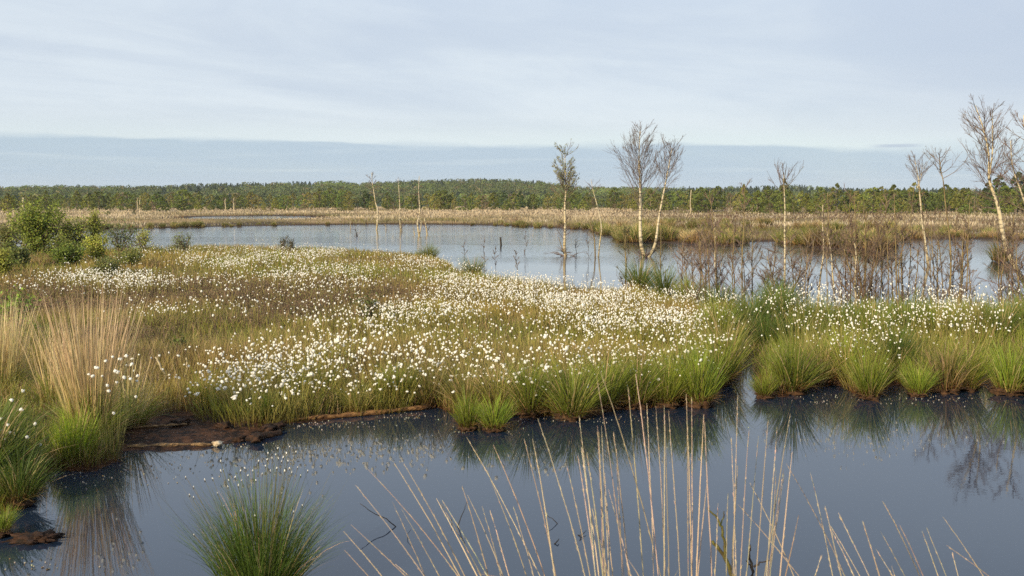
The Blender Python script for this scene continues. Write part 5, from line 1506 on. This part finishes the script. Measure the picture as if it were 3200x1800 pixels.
# ------------------------------------------------------------------ woodland belt: trees one by one
def far_tree(kind, i):
    """one tree of about 1 m to be scaled: trunk and crown"""
    ml, mt = MB(), MB()
    g = rng
    if kind == 'birch':
        n = 900; c = (0.20, 0.205, 0.045) if i % 2 else (0.165, 0.185, 0.045)
        h = U(.04, 1, n); prof = np.interp(h, [.04, .35, .6, 1], [.26, .36, .29, .03])
        sz = .037
    elif kind == 'round':
        n = 950; c = (0.13, 0.16, 0.038)
        h = U(.05, 1, n); prof = np.interp(h, [.05, .3, .65, .9, 1], [.38, .52, .46, .25, .05]); sz = .041
    elif kind == 'pine':
        n = 950; c = (0.07, 0.10, 0.036)
        h = U(.15, 1, n); prof = np.interp(h, [.12, .3, .7, 1], [.30, .40, .30, .05]); sz = .041
    elif kind == 'olive':
        n = 720; c = (0.21, 0.195, 0.055)
        h = U(.06, 1, n); prof = np.interp(h, [.06, .45, .8, 1], [.26, .36, .24, .05]); sz = .034
    else:
        n = 420; c = (0.20, 0.15, 0.09)
        h = U(.2, 1, n); prof = np.interp(h, [.15, .5, .8, 1], [.15, .32, .24, .08]); sz = .027
    # foliage gathers in clumps round the branch ends
    m = 26; ch = U(h.min(), 1, m); cp = np.interp(ch, np.sort(h), prof[np.argsort(h)])
    ca = np.arange(m)*2.4; cr = cp*U(.35, 1, m)
    cc = np.stack([np.cos(ca)*cr, np.sin(ca)*cr, ch], 1)
    a = U(0, 6.28, n); rr = prof*np.sqrt(U(.25, 1, n))
    pos = np.stack([np.cos(a)*rr, np.sin(a)*rr, h], 1)
    near = np.argmin(((pos[:, None] - cc[None])**2).sum(2), 1)
    pos += (cc[near] - pos)*.42
    out = pos - np.array([0, 0, .5]); out /= np.linalg.norm(out, axis=1, keepdims=True)
    col = jitter(c, n, .18)*(U(.8, 1.2, m)[near])[:, None]
    add_leaves(ml, pos, sz*U(.6, 1.2, n), col, out, .35, .7)
    P = np.array([[[0, 0, -.05], [.01, 0, .3], [.0, .01, .6], [0, 0, .92]]])
    add_tubes(mt, P, np.array([[.022, .018, .012, .004]]), (.16, .12, .08) if kind in ('birch', 'olive', 'bare') else (.08, .06, .04), 5)
    k = 14; st = np.stack([np.zeros(k), np.zeros(k), U(.2, .85, k)], 1); az = np.arange(k)*2.4
    B, D = grow(st, np.stack([np.cos(az)*.8, np.sin(az)*.8, np.full(k, .6)], 1), U(.15, .34, k), 3, .1, .1)
    add_tubes(mt, B, np.tile([.007, .006, .004, .003], (k, 1)), (.13, .09, .06), 3, False)
    return ml.mesh('crown', M_FAR), mt.mesh('trunk', M_TWIG)


FT = {}
for kd in ('birch', 'round', 'pine', 'olive', 'bare'):
    for i in range(3): FT[kd, i] = far_tree(kd, i)
FLAB = {'birch': ('light green young birch in the woodland belt behind the dry bog', 'young birches of the woodland belt', 'birch_tree'),
        'round': ('rounded mid-green tree in the woodland belt behind the dry bog', 'rounded trees of the woodland belt', 'round_tree'),
        'pine': ('dark green pine in the woodland belt behind the dry bog', 'dark pines of the woodland belt', 'pine_tree'),
        'olive': ('olive, thinly leaved birch in the woodland belt behind the dry bog', 'thinly leaved birches of the woodland belt', 'birch_tree'),
        'bare': ('brown, almost leafless tree in the woodland belt behind the dry bog', 'almost leafless trees of the woodland belt', 'bare_tree')}
tp = {}


def put_tree(kind, x, y, h, wide=1.0, label=None, group=None):
    i = int(rng.integers(0, 3)); z = ground_z(x, y) - .05
    sc = (h*wide, h*wide, h); rot = U(0, 6.28)
    if (kind, i) not in tp:
        t = thing(FLAB[kind][2], FLAB[kind][0], 'tree', (x, y, z), rot, sc, FLAB[kind][1])
        cr, tr = FT[kind, i]; part('trunk', tr, t); part('crown', cr, t); tp[kind, i] = t
    else:
        t = dup(tp[kind, i], (x, y, z), rot, sc, FLAB[kind][0], FLAB[kind][1])
    if label:
        t['label'] = label
        if 'group' in t: del t['group']
    return t


def belt():
    slots = np.linspace(-80, 3280, 215)
    for px0 in slots:
        px = px0 + rng.normal(0, 8)
        right = np.clip((px - 1900)/500, 0, 1)
        D = U(198, 262) - right*38
        x = (px - 1600)/FPX*D
        top = 609 + 4*np.sin(px*.011) + 4*np.sin(px*.031) - right*11 + rng.normal(0, 6.5)
        tall = H + (622 - top)/FPX*D
        k = rng.choice(['birch', 'round', 'pine', 'olive', 'bare'], p=[.28, .38, .05, .22, .07])
        put_tree(k, x, D, max(1.8, tall), U(.8, 1.35))
    # shrubby small ones in front
    for _ in range(45):
        px = U(-60, 3260); right = np.clip((px - 1900)/500, 0, 1)
        D = U(190, 205) - right*34
        put_tree(rng.choice(['round', 'olive', 'birch', 'bare']), (px - 1600)/FPX*D, D, U(1.4, 2.6), U(1.1, 1.7))
    sp = [('round', 1035, 250, 589, 1.0, 'rounded green tree clump standing higher than its neighbours above the far trio, on their left'), ('round', 1070, 252, 594, 1.0, 'green tree right beside the higher rounded clump left of the far trio'), ('pine', 285, 232, 603, 1.0, 'dark round tree at the left end of the tan dry grass'),
          ('birch', 2446, 196, 562, .8, 'conical olive-green birch directly behind the lone thin tip of the bushy birch'), ('birch', 2320, 200, 578, .8, 'pale olive birch left of the conical one behind the bare saplings'), ('round', 2240, 205, 585, .9, 'bright green tree in the belt behind the close trio of saplings'),
          ('round', 1920, 235, 588, 1.0, 'rounded bright green tree left behind the twin-stemmed birch'), ('olive', 2030, 228, 590, 1., 'olive tree seen between the two trunks of the twin-stemmed birch'), ('olive', 2850, 190, 573, .9, 'olive tree behind the tip of the curved white birch'),
          ('round', 2950, 188, 580, .8, 'upright green tree behind the slim grey birch'), ('birch', 3020, 190, 590, 1., 'light green tree left of the dark pines at the right'), ('pine', 3115, 165, 553, 1.0, 'tall dark pine behind the crown of the large leaning birch'),
          ('pine', 3175, 168, 542, 1.0, 'tallest dark pine at the right photo edge'), ('round', 3135, 150, 585, 1.0, 'mid-green tree standing before the two dark pines at the right'), ('pine', 3080, 172, 575, 1., 'dark pine left of the two tallest ones at the right'), ('pine', 880, 212, 632, 1.7, 'low spreading dark pine on the tan grass left of the far trio'),
          ('pine', 422, 150, 660, .9, 'tiny dark pine on the dry grass bank at the left'), ('round', 340, 140, 668, 1.2, 'small green bush on the dry grass bank above the left shrubs'), ('round', 150, 190, 610, 1.2, 'green bushy tree behind the bushes at the far left'), ('birch', 30, 170, 606, 1.1, 'yellow-green birch at the left photo edge behind the bushes')]
    for k, px, D, top, w, lab in sp:
        h = H - (top - 622)/FPX*D
        put_tree(k, (px - 1600)/FPX*D, D, max(h, .8), w, lab)
    for px, lab in [(430, 'white dead birch trunks at the woodland edge above the tan grass, left pair'), (437, 'second white dead trunk next to the first at the woodland edge'), (730, 'pale thin dead trunk at the woodland edge left of the far trio'), (704, 'shorter pale dead trunk left of the thin one at the woodland edge'), (2158, 'pinkish bare birch trunk at the woodland edge right of the twin-stemmed birch')]:
        D = 200 - (28 if px > 2000 else 0)
        x = (px - 1600)/FPX*D; zb = ground_z(x, D); pb = to_px([[x, D, zb]]); y0 = float(pb[1][0])
        wood('dead_snag', lab, 'dead tree', [([(px, y0), (px + 1, y0 - 14), (px - 1, y0 - 30), (px + 2, y0 - 42 - (px > 2000)*30)], .13, .06)], [dict(f0=.4, f1=.95, n=7, L=.9, ang=50, k=3, rmin=.025)], None, None, zb, y0)


belt()


# ------------------------------------------------------------------ wooded rise: one mass of far crowns
def far_forest():
    mb = MB()
    n = 4600
    r = np.sqrt(U(400**2, 800**2, n)); a = U(-35, 35, n)*PI/180
    X, Y = np.sin(a)*r, np.cos(a)*r
    Z = terrain(X, Y)
    px = 1600 + FPX*X/Y
    con = vnoise(X, Y, 90) + rng.normal(0, .12, n)
    conifer = con > np.where(px > 2050, .42, np.where(px < 1000, .58, .78))
    conifer &= r > 330
    h = U(5.4, 7.2, n)*np.clip(.55 + (r - 400)/500, .55, 1)
    w = np.where(conifer, U(1.3, 2.1, n), U(2.2, 3.6, n))
    base = np.where(conifer[:, None], np.array([(0.045, 0.062, 0.038)]), np.array([(0.098, 0.118, 0.044)]))
    br = vnoise(X + 500, Y, 40)
    base = base*(0.75 + 0.55*br)[:, None]
    pk = (~conifer) & (rng.random(n) < .14); base[pk] = (0.155, 0.135, 0.065)
    lt = (~conifer) & (vnoise(X, Y + 700, 60) > .58); base[lt] = base[lt]*np.array([1.25, 1.3, 1.0])
    base *= np.clip(1 + .16*rng.standard_normal((n, 1)), .6, 1.5)
    K = 110
    u = U(0, 1, (n, K)); az = U(0, 6.28, (n, K))
    pr = np.where(conifer[:, None], (1 - u)**.8, np.sqrt(np.clip(1 - (u*1.25 - .35)**2*1.15, 0.02, 1)))
    lump = 1 + .25*np.sin(az*3 + U(0, 6, (n, 1))) * np.sin(u*7 + U(0, 6, (n, 1)))
    rr = pr*w[:, None]*lump*np.sqrt(U(.5, 1, (n, K)))
    pos = np.stack([X[:, None] + np.cos(az)*rr, Y[:, None] + np.sin(az)*rr, Z[:, None] + (.08 + .92*u)*h[:, None]], 2)
    out = np.stack([np.cos(az), np.sin(az), (u - .35)*1.6], 2)
    sz = np.where(conifer[:, None], .34, .42)*U(.6, 1.25, (n, K))
    add_leaves(mb, pos.reshape(-1, 3), sz.ravel(), jitter(np.repeat(base, K, 0), n*K, .14), out.reshape(-1, 3), .45, .75)
    o = link('far_forest', mb.mesh('far_forest', M_FAR)); tag(o, None, None, None, 'stuff')


far_forest()

def build_haze():
    mb = MB()
    x, y0, y1, z0, z1 = 900, -60, 1400, -1.6, 32
    v = [(-x, y0, z0), (x, y0, z0), (x, y1, z0), (-x, y1, z0), (-x, y0, z1), (x, y0, z1), (x, y1, z1), (-x, y1, z1)]
    mb.add(v, np.array([[0, 3, 2, 1], [4, 5, 6, 7], [0, 1, 5, 4], [1, 2, 6, 5], [2, 3, 7, 6], [3, 0, 4, 7]]), (1, 1, 1))
    m, nt, out = new_mat('haze_air')
    p = nt.nodes.new('ShaderNodeVolumePrincipled')
    p.inputs['Color'].default_value = (0.80, 0.87, 0.95, 1); p.inputs['Density'].default_value = 0.00013
    nt.links.new(p.outputs[0], out.inputs['Volume'])
    o = link('haze', mb.mesh('haze', m)); tag(o, None, None, None, 'stuff')


build_haze()

# ------------------------------------------------------------------ picture
SC.view_settings.view_transform = 'Standard'; SC.view_settings.look = 'None'
SC.view_settings.exposure = EXPO; SC.view_settings.gamma = 1.0
SC.render.engine = 'CYCLES'
SC.cycles.max_bounces = 6; SC.cycles.diffuse_bounces = 2; SC.cycles.glossy_bounces = 3; SC.cycles.transmission_bounces = 3
SC.cycles.use_denoising = False; SC.cycles.sample_clamp_indirect = 3.0
SC.cycles.caustics_reflective = False; SC.cycles.caustics_refractive = False
